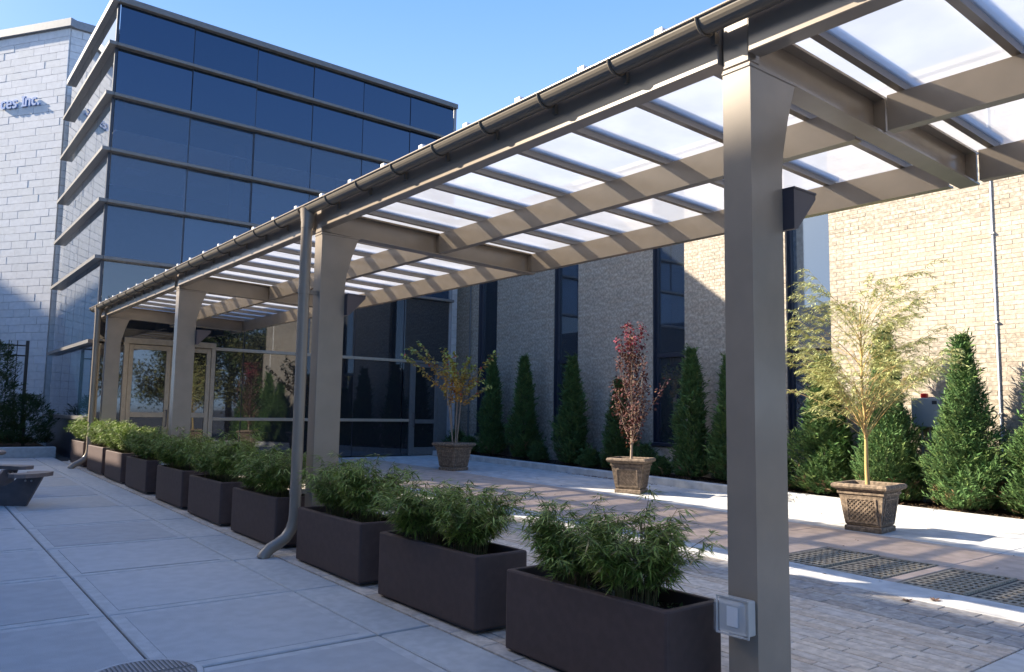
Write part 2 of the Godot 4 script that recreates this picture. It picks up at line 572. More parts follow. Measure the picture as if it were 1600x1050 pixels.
# ---------------------------------------------------------------- glass building
const FA := 0.02618   # the front is turned 1.5 degrees
func fx(u: float, y: float, d: float) -> Vector3:
	return Vector3(-.02 + u * cos(FA) + d * sin(FA), y, -17.4 - u * sin(FA) + d * cos(FA))
func ft() -> Transform3D:
	return Transform3D(Basis(Vector3.UP, FA), Vector3(-.02, 0, -17.4))
func glass_building() -> void:
	var t := thing("glass_building", "dark blue glass corner building with projecting horizontal sills and entrance doors", "building")
	var F := ft()
	var W := 9.77
	var us := [0.0, 1.78, 3.42, 5.02, 6.58, 8.17, 9.77]
	var ys := [.30, 1.33, 3.07, 5.0, 6.33, 7.55, 8.88, 10.1, 11.22]
	# panes of the front
	for r in ys.size() - 1:
		for k in 6:
			if r < 2 and k == 0:
				continue
			if r < 2 and k == 5:
				continue
			var m: Material = M["spandrel_glass%d" % (rng.randi() % 3)] if r >= 6 else (M["tower_glass%d" % (rng.randi() % 3)] if r >= 3 else M.lobby_glass)
			var u0: float = us[k] + .012
			var u1: float = us[k + 1] - .012
			if k == 0:
				u0 = .06
			if r < 2 and k == 1:
				u0 = 2.73
			var g := G.new()
			g.box(Vector3(u0, ys[r] + .03, -.012), Vector3(u1, ys[r + 1] - .03, .0))
			var tilt := Transform3D(Basis(Vector3(rr(-1, 1), rr(-1, 1), 0).normalized(), rr(-.004, .004)), Vector3.ZERO)
			part(t, "pane", g.mesh(), m, F * tilt)
			if k > 0:
				part(t, "mullion", bx(Vector3(us[k] - .02, ys[r] + .02, -.10), Vector3(us[k] + .02, ys[r + 1] - .02, -.015)), M.dark_frame, F)
	# left flank: x about -0.1, running back
	var zs := [-.05, -1.6, -3.1, -4.35, -6.1]
	for r in range(1, ys.size() - 1):
		for k in 4:
			var m: Material = M["spandrel_glass%d" % (rng.randi() % 3)] if r >= 6 else M["tower_glass%d" % (rng.randi() % 3)]
			var g := G.new()
			g.box(Vector3(-.012, ys[r] + .03, zs[k + 1] + .012), Vector3(0, ys[r + 1] - .03, zs[k] - .012))
			part(t, "pane", g.mesh(), m, at(-.02, 0, -17.4))
			if k > 0:
				part(t, "mullion", bx(Vector3(.015, ys[r] + .02, zs[k] - .02), Vector3(.1, ys[r + 1] - .02, zs[k] + .02)), M.dark_frame, at(-.02, 0, -17.4))
	part(t, "base_panel", bx(Vector3(-.03, .1, -23.5), Vector3(.06, 1.33, -17.46)), M.dark_frame)
	# sills: front and flank, butted at the corner
	for r in range(1, ys.size()):
		var y: float = ys[r]
		var dp := .17 if r < 8 else .14
		var hh := .04 if r < 8 else .075
		if r == 1 or r == 2:
			part(t, "rail", bx(Vector3(2.70, y - .04, -.03), Vector3(8.40, y + .04, .05), .006), M.door_frame, F)
			if r == 2:
				part(t, "rail", bx(Vector3(8.405, y - .04, -.03), Vector3(W, y + .04, .05), .006), M.grey_frame, F)
		else:
			part(t, "sill", bx(Vector3(-.0, y - hh, -.03), Vector3(W + .08, y + hh, dp), .01), M.bronze, F)
		var sd := G.new()
		var q0 := fx(0.0, 0, dp if r > 2 else .05)
		var z_end := -23.65 if r > 2 else -23.4
		sd.hexa([Vector3(-.02 - dp, y - hh, q0.z), Vector3(-.023, y - hh, q0.z), Vector3(.02, y - hh, z_end), Vector3(-.02 - dp, y - hh, z_end),
			Vector3(-.02 - dp, y + hh, q0.z), Vector3(-.023, y + hh, q0.z), Vector3(.02, y + hh, z_end), Vector3(-.02 - dp, y + hh, z_end)])
		part(t, "sill", sd.mesh(), M.bronze if r < 8 else M.metal_cap)
	# corner post and right end wall
	part(t, "corner_post", bx(Vector3(-.012, .2, -.05), Vector3(.045, 11.2, .012)), M.dark_frame, F)
	part(t, "end_wall", bx(Vector3(W, .2, -6.0), Vector3(W + .1, 11.22, .02)), M.metal_cap, F)
	part(t, "back_wall", bx(Vector3(.25, .0, -6.6), Vector3(W + .1, 11.2, -6.3)), M.room, F)
	part(t, "roof", bx(Vector3(.25, 10.8, -6.25), Vector3(W - .05, 10.95, -.12)), M.metal_cap, F)
	# floors, each with a tiled ceiling below
	for q in [[0.05, .30, "floor"], [4.55, 4.95, "floor"], [8.75, 9.1, "floor"]]:
		part(t, q[2], bx(Vector3(.3, q[0], -6.2), Vector3(W - .05, q[1], -.22)), M.room, F)
	for q in [4.25, 8.35]:
		part(t, "ceiling", bx(Vector3(.3, q, -6.2), Vector3(W - .1, q + .03, -.9)), M.ceiling_tile, F)
		for k in 5:
			for j in 2:
				part(t, "ceiling_lamp", bx(Vector3(1.3 + k * 1.8, q - .02, -2.6 - j * 1.9), Vector3(1.9 + k * 1.8, q - .002, -2.0 - j * 1.9)), M.pvc_white, F)
	for k in [2, 4]:
		part(t, "inner_column", bx(Vector3(us[k] - .15, .3, -1.3), Vector3(us[k] + .15, 10.7, -1.0)), M.room, F)
	part(t, "wood_wall", bx(Vector3(.3, .3, -3.5), Vector3(1.0, 4.2, -3.3)), M.wood_panel, F)
	part(t, "lobby_wall", bx(Vector3(5.6, .3, -3.0), Vector3(W - .1, 4.2, -2.8)), M.room, F)
	# entrance: frame, transom, two leaves
	var head := 3.07
	part(t, "door_jamb", bx(Vector3(.60, .3, -.06), Vector3(.70, head, .05), .006), M.door_frame, F)
	part(t, "door_jamb", bx(Vector3(2.60, .3, -.06), Vector3(2.705, head, .05), .006), M.door_frame, F)
	part(t, "door_head", bx(Vector3(.60, head, -.06), Vector3(2.705, head + .14, .055), .006), M.door_frame, F)
	part(t, "side_light", bx(Vector3(.06, .33, -.012), Vector3(.598, 3.04, 0)), M.lobby_glass, F)
	for k in 2:
		var u0 := .705 + k * .95
		door_leaf(t, F, u0, u0 + .938, .32, 3.055, 1.42, M.door_frame, k == 0)
	# side door in grey
	part(t, "door_jamb", bx(Vector3(8.42, .3, -.06), Vector3(8.50, 3.03, .045), .005), M.grey_frame, F)
	part(t, "door_jamb", bx(Vector3(9.41, .3, -.06), Vector3(9.50, 3.03, .045), .005), M.grey_frame, F)
	part(t, "side_panel", bx(Vector3(9.503, .3, -.06), Vector3(W - .003, 3.03, .02)), M.grey_frame, F)
	door_leaf(t, F, 8.505, 9.405, .32, 3.02, 1.3, M.grey_frame, false)
	for q in [[.33, 1.29], [1.37, 3.03]]:
		part(t, "pane", bx(Vector3(8.18, q[0], -.012), Vector3(8.415, q[1], 0)), M.lobby_glass, F)
	# entrance step slab
	var g := G.new()
	gslab(g, -.3, 9.2, -18.4, -17.25, .01, .05)
	var st := structure("entrance_step")
	part(st, "slab", g.mesh(), M.pale_concrete)

func door_leaf(t: Node3D, F: Transform3D, u0: float, u1: float, y0: float, y1: float, mid: float, fm: Material, hinge_left: bool) -> void:
	var d := part(t, "door", bx(Vector3(u0, y0, -.02), Vector3(u0 + .1, y1, .035), .006), fm, F)
	part(d, "stile", bx(Vector3(u1 - .1, y0, -.02), Vector3(u1, y1, .035), .006), fm)
	part(d, "top_rail", bx(Vector3(u0 + .1, y1 - .11, -.02), Vector3(u1 - .1, y1, .035), .006), fm)
	part(d, "middle_rail", bx(Vector3(u0 + .1, mid - .06, -.02), Vector3(u1 - .1, mid + .06, .035), .006), fm)
	part(d, "bottom_rail", bx(Vector3(u0 + .1, y0, -.02), Vector3(u1 - .1, y0 + .22, .035), .006), fm)
	part(d, "pane", bx(Vector3(u0 + .1, mid + .06, -.004), Vector3(u1 - .1, y1 - .11, .004)), M.lobby_glass)
	part(d, "pane", bx(Vector3(u0 + .1, y0 + .22, -.004), Vector3(u1 - .1, mid - .06, .004)), M.lobby_glass)
	var hx := u1 - .05 if hinge_left else u0 + .05
	var g := G.new()
	g.tube([Vector3(hx, 1.15, .035), Vector3(hx, 1.15, .1), Vector3(hx, 1.2, .11), Vector3(hx, 1.48, .11), Vector3(hx, 1.53, .1), Vector3(hx, 1.53, .035)], [.013, .013, .013, .013, .013, .013], 6)
	part(d, "handle", g.mesh(), M.dark_frame)

# ---------------------------------------------------------------- white block building
func block_building() -> void:
	var dirv := Vector3(-.56, 0, -.828).normalized()
	var t := thing("block_building", "white concrete block building with metal coping behind the glass building", "building")
	var yaw := atan2(-dirv.z, dirv.x)   # local x runs along the wall
	var T := Transform3D(Basis(Vector3.UP, yaw), Vector3(-.1, 0, -24.2))
	# local +x along the wall; the outside is local -z or +z
	var nrm := Vector3(-.828, 0, .56)
	var s := 1.0 if (T.basis.z.dot(nrm) > 0) else -1.0
	var L := 10.0
	var H := 13.2
	part(t, "wall_core", bx(Vector3(.004, 0, minf(-.02 * s, -3.0 * s)), Vector3(L, H, maxf(-.02 * s, -3.0 * s))), M.block_mortar, T)
	# return wall towards the glass building
	part(t, "return_wall", bx(Vector3(-.06, 0, -24.6), Vector3(11.2, H, -24.25)), M.block_mortar)
	var bh := .235
	var bl := .62
	var proto := []
	for k in 1:
		var g := G.new()
		g.cbox(Vector3(0, 0, -.06), Vector3(1, 1, 0), .0)
		proto.append(g)
	var mass := G.new()
	var singles := 0
	var full := bx(Vector3(.005, .005, -.05), Vector3(bl - .005, bh - .005, 0))
	for r in int(H / bh):
		var x := 0.0
		var off: float = [0.0, .31, .155, .46, .25][r % 5]
		x = -off
		while x < L:
			var x0 := maxf(x, 0.0)
			var x1 := minf(x + bl, L)
			if x1 - x0 > .05:
				var jj := .004 if r % 6 else .012
				var pr := rr(-.003, .004)
				var k := rng.randi() % 4
				if singles < 300 and x0 < 2.9 and r > 4:
					singles += 1
					var me := full
					if x1 - x0 < bl - .001:
						me = bx(Vector3(.005, .005, -.05), Vector3(x1 - x0 - .005, bh - .005, 0))
					part(t, "block", me, M["block%d" % k], T * (at(x0, r * bh, (pr + .0) * s) if s > 0 else Transform3D(Basis.from_scale(Vector3(1, 1, -1)), Vector3(x0, r * bh, -pr))))
				else:
					var c: float = rr(.66, .72)
					var lo := Vector3(x0 + .005, r * bh + .005, minf(-.05 * s, pr * s))
					var hi := Vector3(x1 - .005, (r + 1) * bh - .005, maxf(-.05 * s, pr * s))
					mass.box(lo, hi, Color(c, c * .985, c * .955), T)
			x += bl
	var mm := part(t, "block_courses", mass.mesh(), M.block_mass)
	mm.set_meta("kind", "stuff")
	# blocks of the return wall
	mass = G.new()
	for r in int(H / bh):
		var x: float = -.06 - [0.0, .31, .155][r % 3]
		while x < 1.5:
			var x0 := maxf(x, -.06)
			var c: float = rr(.66, .72)
			mass.box(Vector3(x0 + .005, r * bh + .005, -24.26), Vector3(x + bl - .005, (r + 1) * bh - .005, -24.21 + rr(-.003, .003)), Color(c, c * .985, c * .955))
			x += bl
	mm = part(t, "return_courses", mass.mesh(), M.block_mass)
	mm.set_meta("kind", "stuff")
	part(t, "coping", bx(Vector3(-.12, H, minf(-3.0 * s, .09 * s)), Vector3(L, H + .26, maxf(-3.0 * s, .09 * s)), .01), M.metal_cap, T)
	part(t, "coping", bx(Vector3(.05, H + .002, -24.6), Vector3(11.2, H + .255, -24.16), .01), M.metal_cap)
	# lettering
	var f := SystemFont.new()
	f.font_names = PackedStringArray(["Droid Sans"])
	f.font_weight = 700
	var sg := thing("wall_lettering", "blue metal letters on the white block wall", "sign", T * Vector3(2.56, 10.98, .04 * s), 0.0)
	sg.basis = Basis(dirv * -1.0, Vector3.UP, nrm)
	var tx := 0.0
	for ch in ["c", "e", "s", " ", "I", "n", "c", "."]:
		if ch == " ":
			tx += .14
			continue
		var tm := TextMesh.new()
		tm.text = ch
		tm.font = f
		tm.font_size = 64
		tm.pixel_size = .0072
		tm.depth = .05
		tm.horizontal_alignment = HORIZONTAL_ALIGNMENT_LEFT
		var wd: float = {"c": .235, "e": .26, "s": .225, "I": .13, "n": .275, ".": .12}[ch]
		part(sg, "letter", tm, M.letter_metal, at(tx, .0, 0))
		tx += wd

# ---------------------------------------------------------------- brick building
const BX := 10.7
func brick_building() -> void:
	var t := thing("brick_building", "pale tan brick building with tall narrow dark windows along the planting bed", "building")
	var z_a := -18.9
	var z_b := -1.9
	var H := 7.8
	var wins := []
	for k in 4:
		wins.append([-16.93 + 3.603 * k - .485, -16.93 + 3.603 * k + .485])
	var sill := .95
	var top := 7.1
	# wall core with openings
	var zc := z_a
	for w in wins + [[z_b, z_b]]:
		part(t, "wall_core", bx(Vector3(BX + .0045, sill, zc), Vector3(BX + .3, top, w[0])), M.mortar)
		zc = w[1]
	part(t, "wall_core", bx(Vector3(BX + .0045, -.3, z_a), Vector3(BX + .3, sill, z_b)), M.mortar)
	part(t, "wall_core", bx(Vector3(BX + .0045, top, z_a), Vector3(BX + .3, H, z_b)), M.mortar)
	part(t, "end_wall", bx(Vector3(BX + .3, -.3, z_b - .3), Vector3(BX + 12, H, z_b)), M.brick0)
	part(t, "roof", bx(Vector3(BX + .3, H - .3, z_a), Vector3(BX + 12, H - .1, z_b - .3)), M.asphalt)
	part(t, "coping", bx(Vector3(BX - .05, H, z_a), Vector3(BX + .35, H + .12, z_b + .03), .01), M.metal_cap)
	var ch := .0775
	var bl := .305
	var mass := G.new()
	var singles := 0
	var full := bx(Vector3(0, 0, 0), Vector3(.03, ch - .011, bl - .011), 0.0)
	for r in range(-3, int(H / ch)):
		var y0 := r * ch
		var z: float = z_a - (bl * .5 if r % 2 else 0.0) + rr(-.012, .012)
		while z < z_b:
			var a := maxf(z, z_a)
			var b := minf(z + bl - .011, z_b)
			for w in wins:
				if y0 + ch > sill and y0 < top:
					if a < w[0] and b > w[0]:
						b = w[0]
					elif a < w[1] and b > w[1]:
						a = w[1]
					elif a >= w[0] and b <= w[1]:
						b = a
			if b - a > .03:
				var k := rng.randi() % 5
				var pr := rr(-.002, .002)
				if singles < 300 and a > -5.4 and b < -1.89 and y0 > 2.95 and y0 < 5.2:
					singles += 1
					var me := full
					if b - a < bl - .012:
						me = bx(Vector3(0, 0, 0), Vector3(.03, ch - .011, b - a))
					part(t, "brick", me, M["brick%d" % k], at(BX + pr, y0, a))
				else:
					var t3: Array = [[.45, .385, .305], [.43, .375, .30], [.47, .405, .325], [.435, .365, .285], [.455, .40, .325]][k]
					var f := rr(.93, 1.04)
					mass.hexa([Vector3(BX + pr, y0, b), Vector3(BX + .03, y0, b), Vector3(BX + .03, y0, a), Vector3(BX + pr, y0, a),
						Vector3(BX + pr, y0 + ch - .011, b), Vector3(BX + .03, y0 + ch - .011, b), Vector3(BX + .03, y0 + ch - .011, a), Vector3(BX + pr, y0 + ch - .011, a)], Color(t3[0] * f, t3[1] * f, t3[2] * f))
			z += bl
	var mm := part(t, "brick_courses", mass.mesh(), M.brick_mass)
	mm.set_meta("kind", "stuff")
	# windows
	var ty := [sill, 3.02, top]
	for w in wins:
		var o := part(t, "window", bx(Vector3(BX + .10, sill, w[0] + .002), Vector3(BX + .2, top, w[0] + .075), .004), M.dark_frame)
		part(o, "frame", bx(Vector3(BX + .10, sill, w[1] - .06), Vector3(BX + .2, top, w[1] - .002), .004), M.dark_frame)
		part(o, "sill", bx(Vector3(BX - .05, sill - .075, w[0] - .04), Vector3(BX + .2, sill + .005, w[1] + .04), .008), M.dark_frame)
		part(o, "reveal", bx(Vector3(BX + .012, sill + .005, w[0] - .003), Vector3(BX + .1, top, w[0] + .02)), M.dark_frame)
		for k in ty.size() - 1:
			var h0 := .05 if k == 1 else .022
			if k > 0:
				part(o, "transom", bx(Vector3(BX + .095, ty[k] - h0, w[0] + .075), Vector3(BX + .19, ty[k] + h0, w[1] - .06), .004), M.dark_frame)
			part(o, "pane", bx(Vector3(BX + .145, ty[k] + (h0 if k > 0 else .01), w[0] + .075), Vector3(BX + .155, ty[k + 1] - .022, w[1] - .06)), M.window_glass)
		var g := G.new()
		g.box(Vector3(BX + .31, sill - .1, w[0] - .6), Vector3(BX + 3.2, sill - .05, w[1] + .6))
		g.box(Vector3(BX + .31, top + .05, w[0] - .6), Vector3(BX + 3.2, top + .1, w[1] + .6))
		g.box(Vector3(BX + 3.2, sill - .1, w[0] - .6), Vector3(BX + 3.3, top + .1, w[1] + .6))
		g.box(Vector3(BX + .31, sill - .05, w[0] - .65), Vector3(BX + 3.2, top + .05, w[0] - .6))
		g.box(Vector3(BX + .31, sill - .05, w[1] + .6), Vector3(BX + 3.2, top + .05, w[1] + .65))
		part(o, "room", g.mesh(), M.room)
	# pale block pier between the brick wall and the glass building
	var pt := thing("block_pier", "narrow white block pier between the glass building and brick wall", "pier")
	part(pt, "core", bx(Vector3(9.8, 0, -19.2), Vector3(BX - .002, 7.7, -18.66)), M.block_mortar)
	for r in 32:
		part(pt, "block", bx(Vector3(9.78, r * .235 + .004, -18.7), Vector3(BX - .004, (r + 1) * .235 - .006, -18.62 + rr(-.003, .003))), M["block%d" % (rng.randi() % 4)])

# ---------------------------------------------------------------- canopy
func canopy() -> void:
	var t := thing("walkway_canopy", "tan steel walkway canopy with white translucent roof sheets and gutter", "canopy")
	var z_end := -17.22
	var z_far := 6.2
	# columns with haunches
	for k in range(-1, 4):
		var z := -k * BAY
		var base := gy(z)
		var g := G.new()
		var poly := PackedVector2Array([Vector2(0, base - .02), Vector2(.29, base - .02), Vector2(.29, 2.95), Vector2(.305, 3.08), Vector2(.36, 3.3), Vector2(.43, 3.50), Vector2(.45, 3.525), Vector2(0, 3.54)])
		g.extrude(poly, z - .18, z)
		var c := part(t, "column", g.mesh(), M.steel)
		part(c, "base_plate", bx(Vector3(-.05, base + .001, z - .23), Vector3(.34, base + .02, z + .05), .004), M.steel)
		part(c, "weld_seam", bx(Vector3(-.006, 3.512, z - .186), Vector3(.46, 3.53, z + .006), .005), M.steel)
		part(c, "head_block", bx(Vector3(-.004, 3.545, z - .175), Vector3(.10, 3.862, z - .004), .006), M.steel)
		# cross beam: I section, slightly falling outwards
		g = G.new()
		var prof := [[-.075, .075, 0.0, .016], [-.006, .006, .016, .245], [-.075, .075, .245, .262]]
		for p in prof:
			var y00: float = 3.545 + p[2]
			var y01: float = 3.545 + p[3]
			var dr := .10
			g.hexa([Vector3(0.1, y00, z - .09 + p[1]), Vector3(3.05, y00 - dr, z - .09 + p[1]), Vector3(3.05, y00 - dr, z - .09 + p[0]), Vector3(0.1, y00, z - .09 + p[0]),
				Vector3(0.1, y01, z - .09 + p[1]), Vector3(3.05, y01 - dr, z - .09 + p[1]), Vector3(3.05, y01 - dr, z - .09 + p[0]), Vector3(0.1, y01, z - .09 + p[0])])
		part(t, "cross_beam", g.mesh(), M.steel)
		for xx in [1.535, 2.98]:
			part(t, "end_plate", bx(Vector3(xx - .012, 3.562 - .034 * xx, z - .083), Vector3(xx + .008, 3.786 - .034 * xx, z - .004)), M.steel)
		for q in [[-.03, -.205], [-.03, .025], [.32, -.205], [.32, .025]]:
			var bo := G.new()
			bo.tube([Vector3(q[0], base + .02, z + q[1]), Vector3(q[0], base + .045, z + q[1])], [.012, .011], 6)
			part(c, "anchor_bolt", bo.mesh(), M.bolt_zinc)
	# edge beam in lengths between the columns
	var cuts := [z_far, BAY, 0.0, -BAY, -2 * BAY, -3 * BAY]
	for k in 6:
		var z1: float = z_far if k == 0 else -(k - 2) * BAY - .186
		var z0: float = (-(k - 1) * BAY + .008) if k < 5 else z_end
		var g := G.new()
		g.cbox(Vector3(-.03, 3.58, z0), Vector3(.085, 3.865, z1), .006)
		part(t, "edge_beam", g.mesh(), M.steel)
		for xx in [1.5, 2.95]:
			var a: float = z0 + .012 if k < 5 else z_end
			var b: float = z1 - (.02 if k > 0 else 0.0)
			g = G.new()
			var yb: float = 3.795 - .034 * xx
			g.box(Vector3(xx, yb - .225, a), Vector3(xx + .012, yb - .012, b))
			g.box(Vector3(xx - .0, yb - .012, a), Vector3(xx + .085, yb, b))
			g.box(Vector3(xx - .0, yb - .24, a), Vector3(xx + .085, yb - .225, b))
			part(t, "purlin", g.mesh(), M.steel)
	# rafters, roof sheets, cap strips, gutter straps
	var pitch := BAY / 8.0
	var z := .1 + 8 * pitch
	var rz := []
	while z > z_end:
		rz.append(z)
		z -= pitch
	for q in rz.size():
		var zz: float = rz[q]
		var g := G.new()
		g.hexa([Vector3(-.02, 3.82, zz + .026), Vector3(3.1, 3.698, zz + .026), Vector3(3.1, 3.698, zz - .026), Vector3(-.02, 3.82, zz - .026),
			Vector3(-.02, 3.868, zz + .026), Vector3(3.1, 3.746, zz + .026), Vector3(3.1, 3.746, zz - .026), Vector3(-.02, 3.868, zz - .026)])
		part(t, "rafter", g.mesh(), M.steel)
		g = G.new()
		g.hexa([Vector3(-.085, 3.887, zz + .03), Vector3(3.14, 3.762, zz + .03), Vector3(3.14, 3.762, zz - .03), Vector3(-.085, 3.887, zz - .03),
			Vector3(-.085, 3.925, zz + .03), Vector3(3.14, 3.81, zz + .03), Vector3(3.14, 3.81, zz - .03), Vector3(-.085, 3.925, zz - .03)])
		part(t, "cap_strip", g.mesh(), M.pvc_white)
		var zn: float = rz[q + 1] if q + 1 < rz.size() else z_end
		g = G.new()
		g.hexa([Vector3(-.05, 3.873, zz - .004), Vector3(3.13, 3.749, zz - .004), Vector3(3.13, 3.749, zn + .004), Vector3(-.05, 3.873, zn + .004),
			Vector3(-.05, 3.885, zz - .004), Vector3(3.13, 3.761, zz - .004), Vector3(3.13, 3.761, zn + .004), Vector3(-.05, 3.885, zn + .004)])
		part(t, "roof_sheet", g.mesh(), M.roof_sheet)
		# strap below the gutter
		g = G.new()
		var pts := []
		var rd := []
		for k in 9:
			var a := PI + PI * k / 8.0
			pts.append(Vector3(-.13 + cos(a) * .082, 3.80 + sin(a) * .082, zz - .3))
			rd.append(.008)
		pts.append(Vector3(-.032, 3.73, zz - .3))
		rd.append(.008)
		g.tube(pts, rd, 6)
		g.box(Vector3(-.06, 3.69, zz - .315), Vector3(-.031, 3.76, zz - .285))
		part(t, "gutter_bracket", g.mesh(), M.gutter_paint)
	# half round gutter
	var gg := G.new()
	var N := 12
	for k in N:
		var a0 := PI + PI * k / N
		var a1 := PI + PI * (k + 1) / N
		for rdd in [[.075, 1], [.071, -1]]:
			var r: float = rdd[0]
			var p0 := Vector3(-.13 + cos(a0) * r, 3.80 + sin(a0) * r, z_end - .12)
			var p1 := Vector3(-.13 + cos(a1) * r, 3.80 + sin(a1) * r, z_end - .12)
			var d := Vector3(0, 0, z_far - z_end + .12)
			if rdd[1] > 0:
				gg.quad(p0 + d, p0, p1, p1 + d)
			else:
				gg.quad(p0, p0 + d, p1 + d, p1)
	var gu := part(t, "gutter", gg.mesh(), M.gutter_paint)
	gg = G.new()
	gg.tube([Vector3(-.207, 3.803, z_end - .12), Vector3(-.207, 3.803, z_far)], [.010, .010], 8)
	part(gu, "bead", gg.mesh(), M.steel)
	gg = G.new()
	for k in N:
		var a0 := PI + PI * k / N
		var a1 := PI + PI * (k + 1) / N
		gg.tri(Vector3(-.13, 3.80, z_end - .12), Vector3(-.13 + cos(a1) * .075, 3.80 + sin(a1) * .075, z_end - .12), Vector3(-.13 + cos(a0) * .075, 3.80 + sin(a0) * .075, z_end - .12))
	part(gu, "end_cap", gg.mesh(), M.gutter_paint)
	# downpipes
	for q in [[-5.53, "round steel downpipe with curved shoe beside the second column from entrance"], [-16.62, "round steel downpipe with curved shoe beside the column at glass entrance"]]:
		if q[0] == -5.53:
			q[1] = "round steel downpipe with curved shoe standing midway along the planter row"
		var zp: float = q[0]
		var p := thing("downpipe", q[1], "downpipe", Vector3(-.15, gy(zp), zp), 0.0, "canopy downpipes")
		var b := -gy(zp)
		var g := G.new()
		g.tube([Vector3(0, 3.70 + b, 0), Vector3(0, 2.4, 0), Vector3(0, .95, 0), Vector3(0, .42, 0), Vector3(-.01, .33, .0), Vector3(-.04, .25, .005), Vector3(-.10, .175, .01), Vector3(-.18, .125, .015), Vector3(-.26, .085, .02), Vector3(-.32, .03, .025), Vector3(-.345, -.01, .027)], [.06, .06, .06, .06, .06, .06, .06, .06, .06, .06, .06], 16)
		part(p, "pipe", g.mesh(), M.steel)
		g = G.new()
		g.tube([Vector3(.01, 3.78 + b, 0), Vector3(.01, 3.71 + b, 0), Vector3(.005, 3.62 + b, 0), Vector3(0, 3.56 + b, 0)], [.085, .083, .068, .0625], 16)
		part(p, "outlet_funnel", g.mesh(), M.steel)
		for y in [.62, 2.75]:
			g = G.new()
			g.tube([Vector3(0, y, 0), Vector3(0, y + .06, 0)], [.066, .066], 16)
			g.box(Vector3(.05, y + .005, -.02), Vector3(.16, y + .05, .02))
			part(p, "bracket", g.mesh(), M.steel)
	# wedge lamps on the inner side of the columns
	for k in 3:
		var zl := -k * BAY
		var l := thing("column_lamp", ["dark wedge wall lamp on the column without a planter before it", "dark wedge wall lamp on the column with middle downpipe", "dark wedge wall lamp on the column beside the entrance doors"][k], "lamp", Vector3(.292, 2.64, zl - .09), 0.0, "wedge lamps on canopy columns")
		if k == 0:
			l.set_meta("label", "dark wedge wall lamp on the column with the clear outlet cover")
		var g := G.new()
		g.extrude(PackedVector2Array([Vector2(0, 0), Vector2(.03, 0), Vector2(.22, .20), Vector2(.22, .225), Vector2(0, .225)]), -.17, .16)
		part(l, "housing", g.mesh(), M.lamp_housing)
		part(l, "top_lid", bx(Vector3(-.0, .226, -.175), Vector3(.226, .24, .165), .003), M.lamp_housing)
	# outlet boxes with clear covers
	for q in [[-.1, .57, "grey outlet box with clear bubble cover on column above the paver edge"], [-2 * BAY - .09, .46, "small grey outlet box with clear cover on the third column from pavers end"]]:
		var zb: float = q[0]
		var o := thing("outlet_box", q[2], "outlet box", Vector3(-.001, q[1] + gy(zb), zb), 0.0, "outlet boxes on columns")
		part(o, "housing", bx(Vector3(-.07, -.088, -.09), Vector3(0, .088, .09), .006), M.box_grey)
		part(o, "socket_plate", bx(Vector3(-.078, -.05, -.035), Vector3(-.0705, .05, .035), .002), M.pvc_white)
		for e4 in [[-.1, -.088, -.092, .088], [.092, -.088, .1, .088], [-.1, .088, .1, .096], [-.1, -.096, .1, -.088]]:
			part(o, "rim", bx(Vector3(-.0785, e4[1], e4[0]), Vector3(-.0705, e4[3], e4[2])), M.box_grey)
		part(o, "cover", bx(Vector3(-.125, -.09, -.095), Vector3(-.079, .09, .095), .018), M.clear_plastic)

# ---------------------------------------------------------------- planters and bamboo
func bamboo(sd: int) -> Array:
	rng.seed = sd
	var stems := G.new()
	var lv := G.new()
	for k in 78:
		var a := rr(0, TAU)
		var r0 := sqrt(rng.randf()) * .125
		var out := Vector3(cos(a), 0, sin(a))
		var h := rr(.34, .62) * (1.0 - .1 * r0 / .125)
		if rng.randf() < .06:
			h *= 1.22
		var spread := rr(.06, .27) * (.3 + r0 / .125)
		var base := out * r0
		var pts := []
		var rd := []
		for q in 6:
			var f := q / 5.0
			pts.append(base + Vector3(0, h * f * (1.0 - .1 * f), 0) + out * spread * f * f + Vector3(sin(f * 5 + k), 0, cos(f * 4 + k)) * .008)
			rd.append(.0026 * (1.0 - .7 * f) + .0006)
		var sc := Color(.13, .13, .05) if rng.randf() < .7 else Color(.22, .17, .08)
		stems.tube(pts, rd, 4, sc, false)
		var nodes := int(h / .042)
		for q in range(2, nodes + 1):
			var f := minf(.22 + .78 * q / nodes, 1.0)
			var idx := f * 5.0
			var b0: Vector3 = pts[int(minf(idx, 4))]
			var p := b0.lerp(pts[int(minf(idx, 4)) + 1], idx - int(minf(idx, 4)))
			for tw in 2:
				var ta := a + rr(-1.9, 1.9)
				var td := Vector3(cos(ta), rr(-.05, .7), sin(ta)).normalized()
				var tl := rr(.02, .11) * (1.1 - .4 * f)
				var tip := p + td * tl
				stems.tube([p, tip], [.0012, .0007], 3, sc, false)
				var nl := 4 + rng.randi() % 3
				for j in nl:
					var la := ta + rr(-1.2, 1.2)
					var ld := Vector3(cos(la), rr(-.75, .45), sin(la)).normalized()
					var side := ld.cross(Vector3(rr(-.4, .4), 1, rr(-.4, .4))).normalized()
					var tone := rr(.55, 1.3)
					var col := Color(.18, .25, .045)
					if rng.randf() < .2:
						col = Color(.35, .40, .11)
					elif rng.randf() < .04:
						col = Color(.32, .25, .10)
					lv.leaf(tip - td * rr(0, tl * .5), ld, side, rr(.05, .11), rr(.0036, .0066), Color(col.r * tone, col.g * tone, col.b * tone), .5)
	return [stems.mesh(), lv.mesh()]

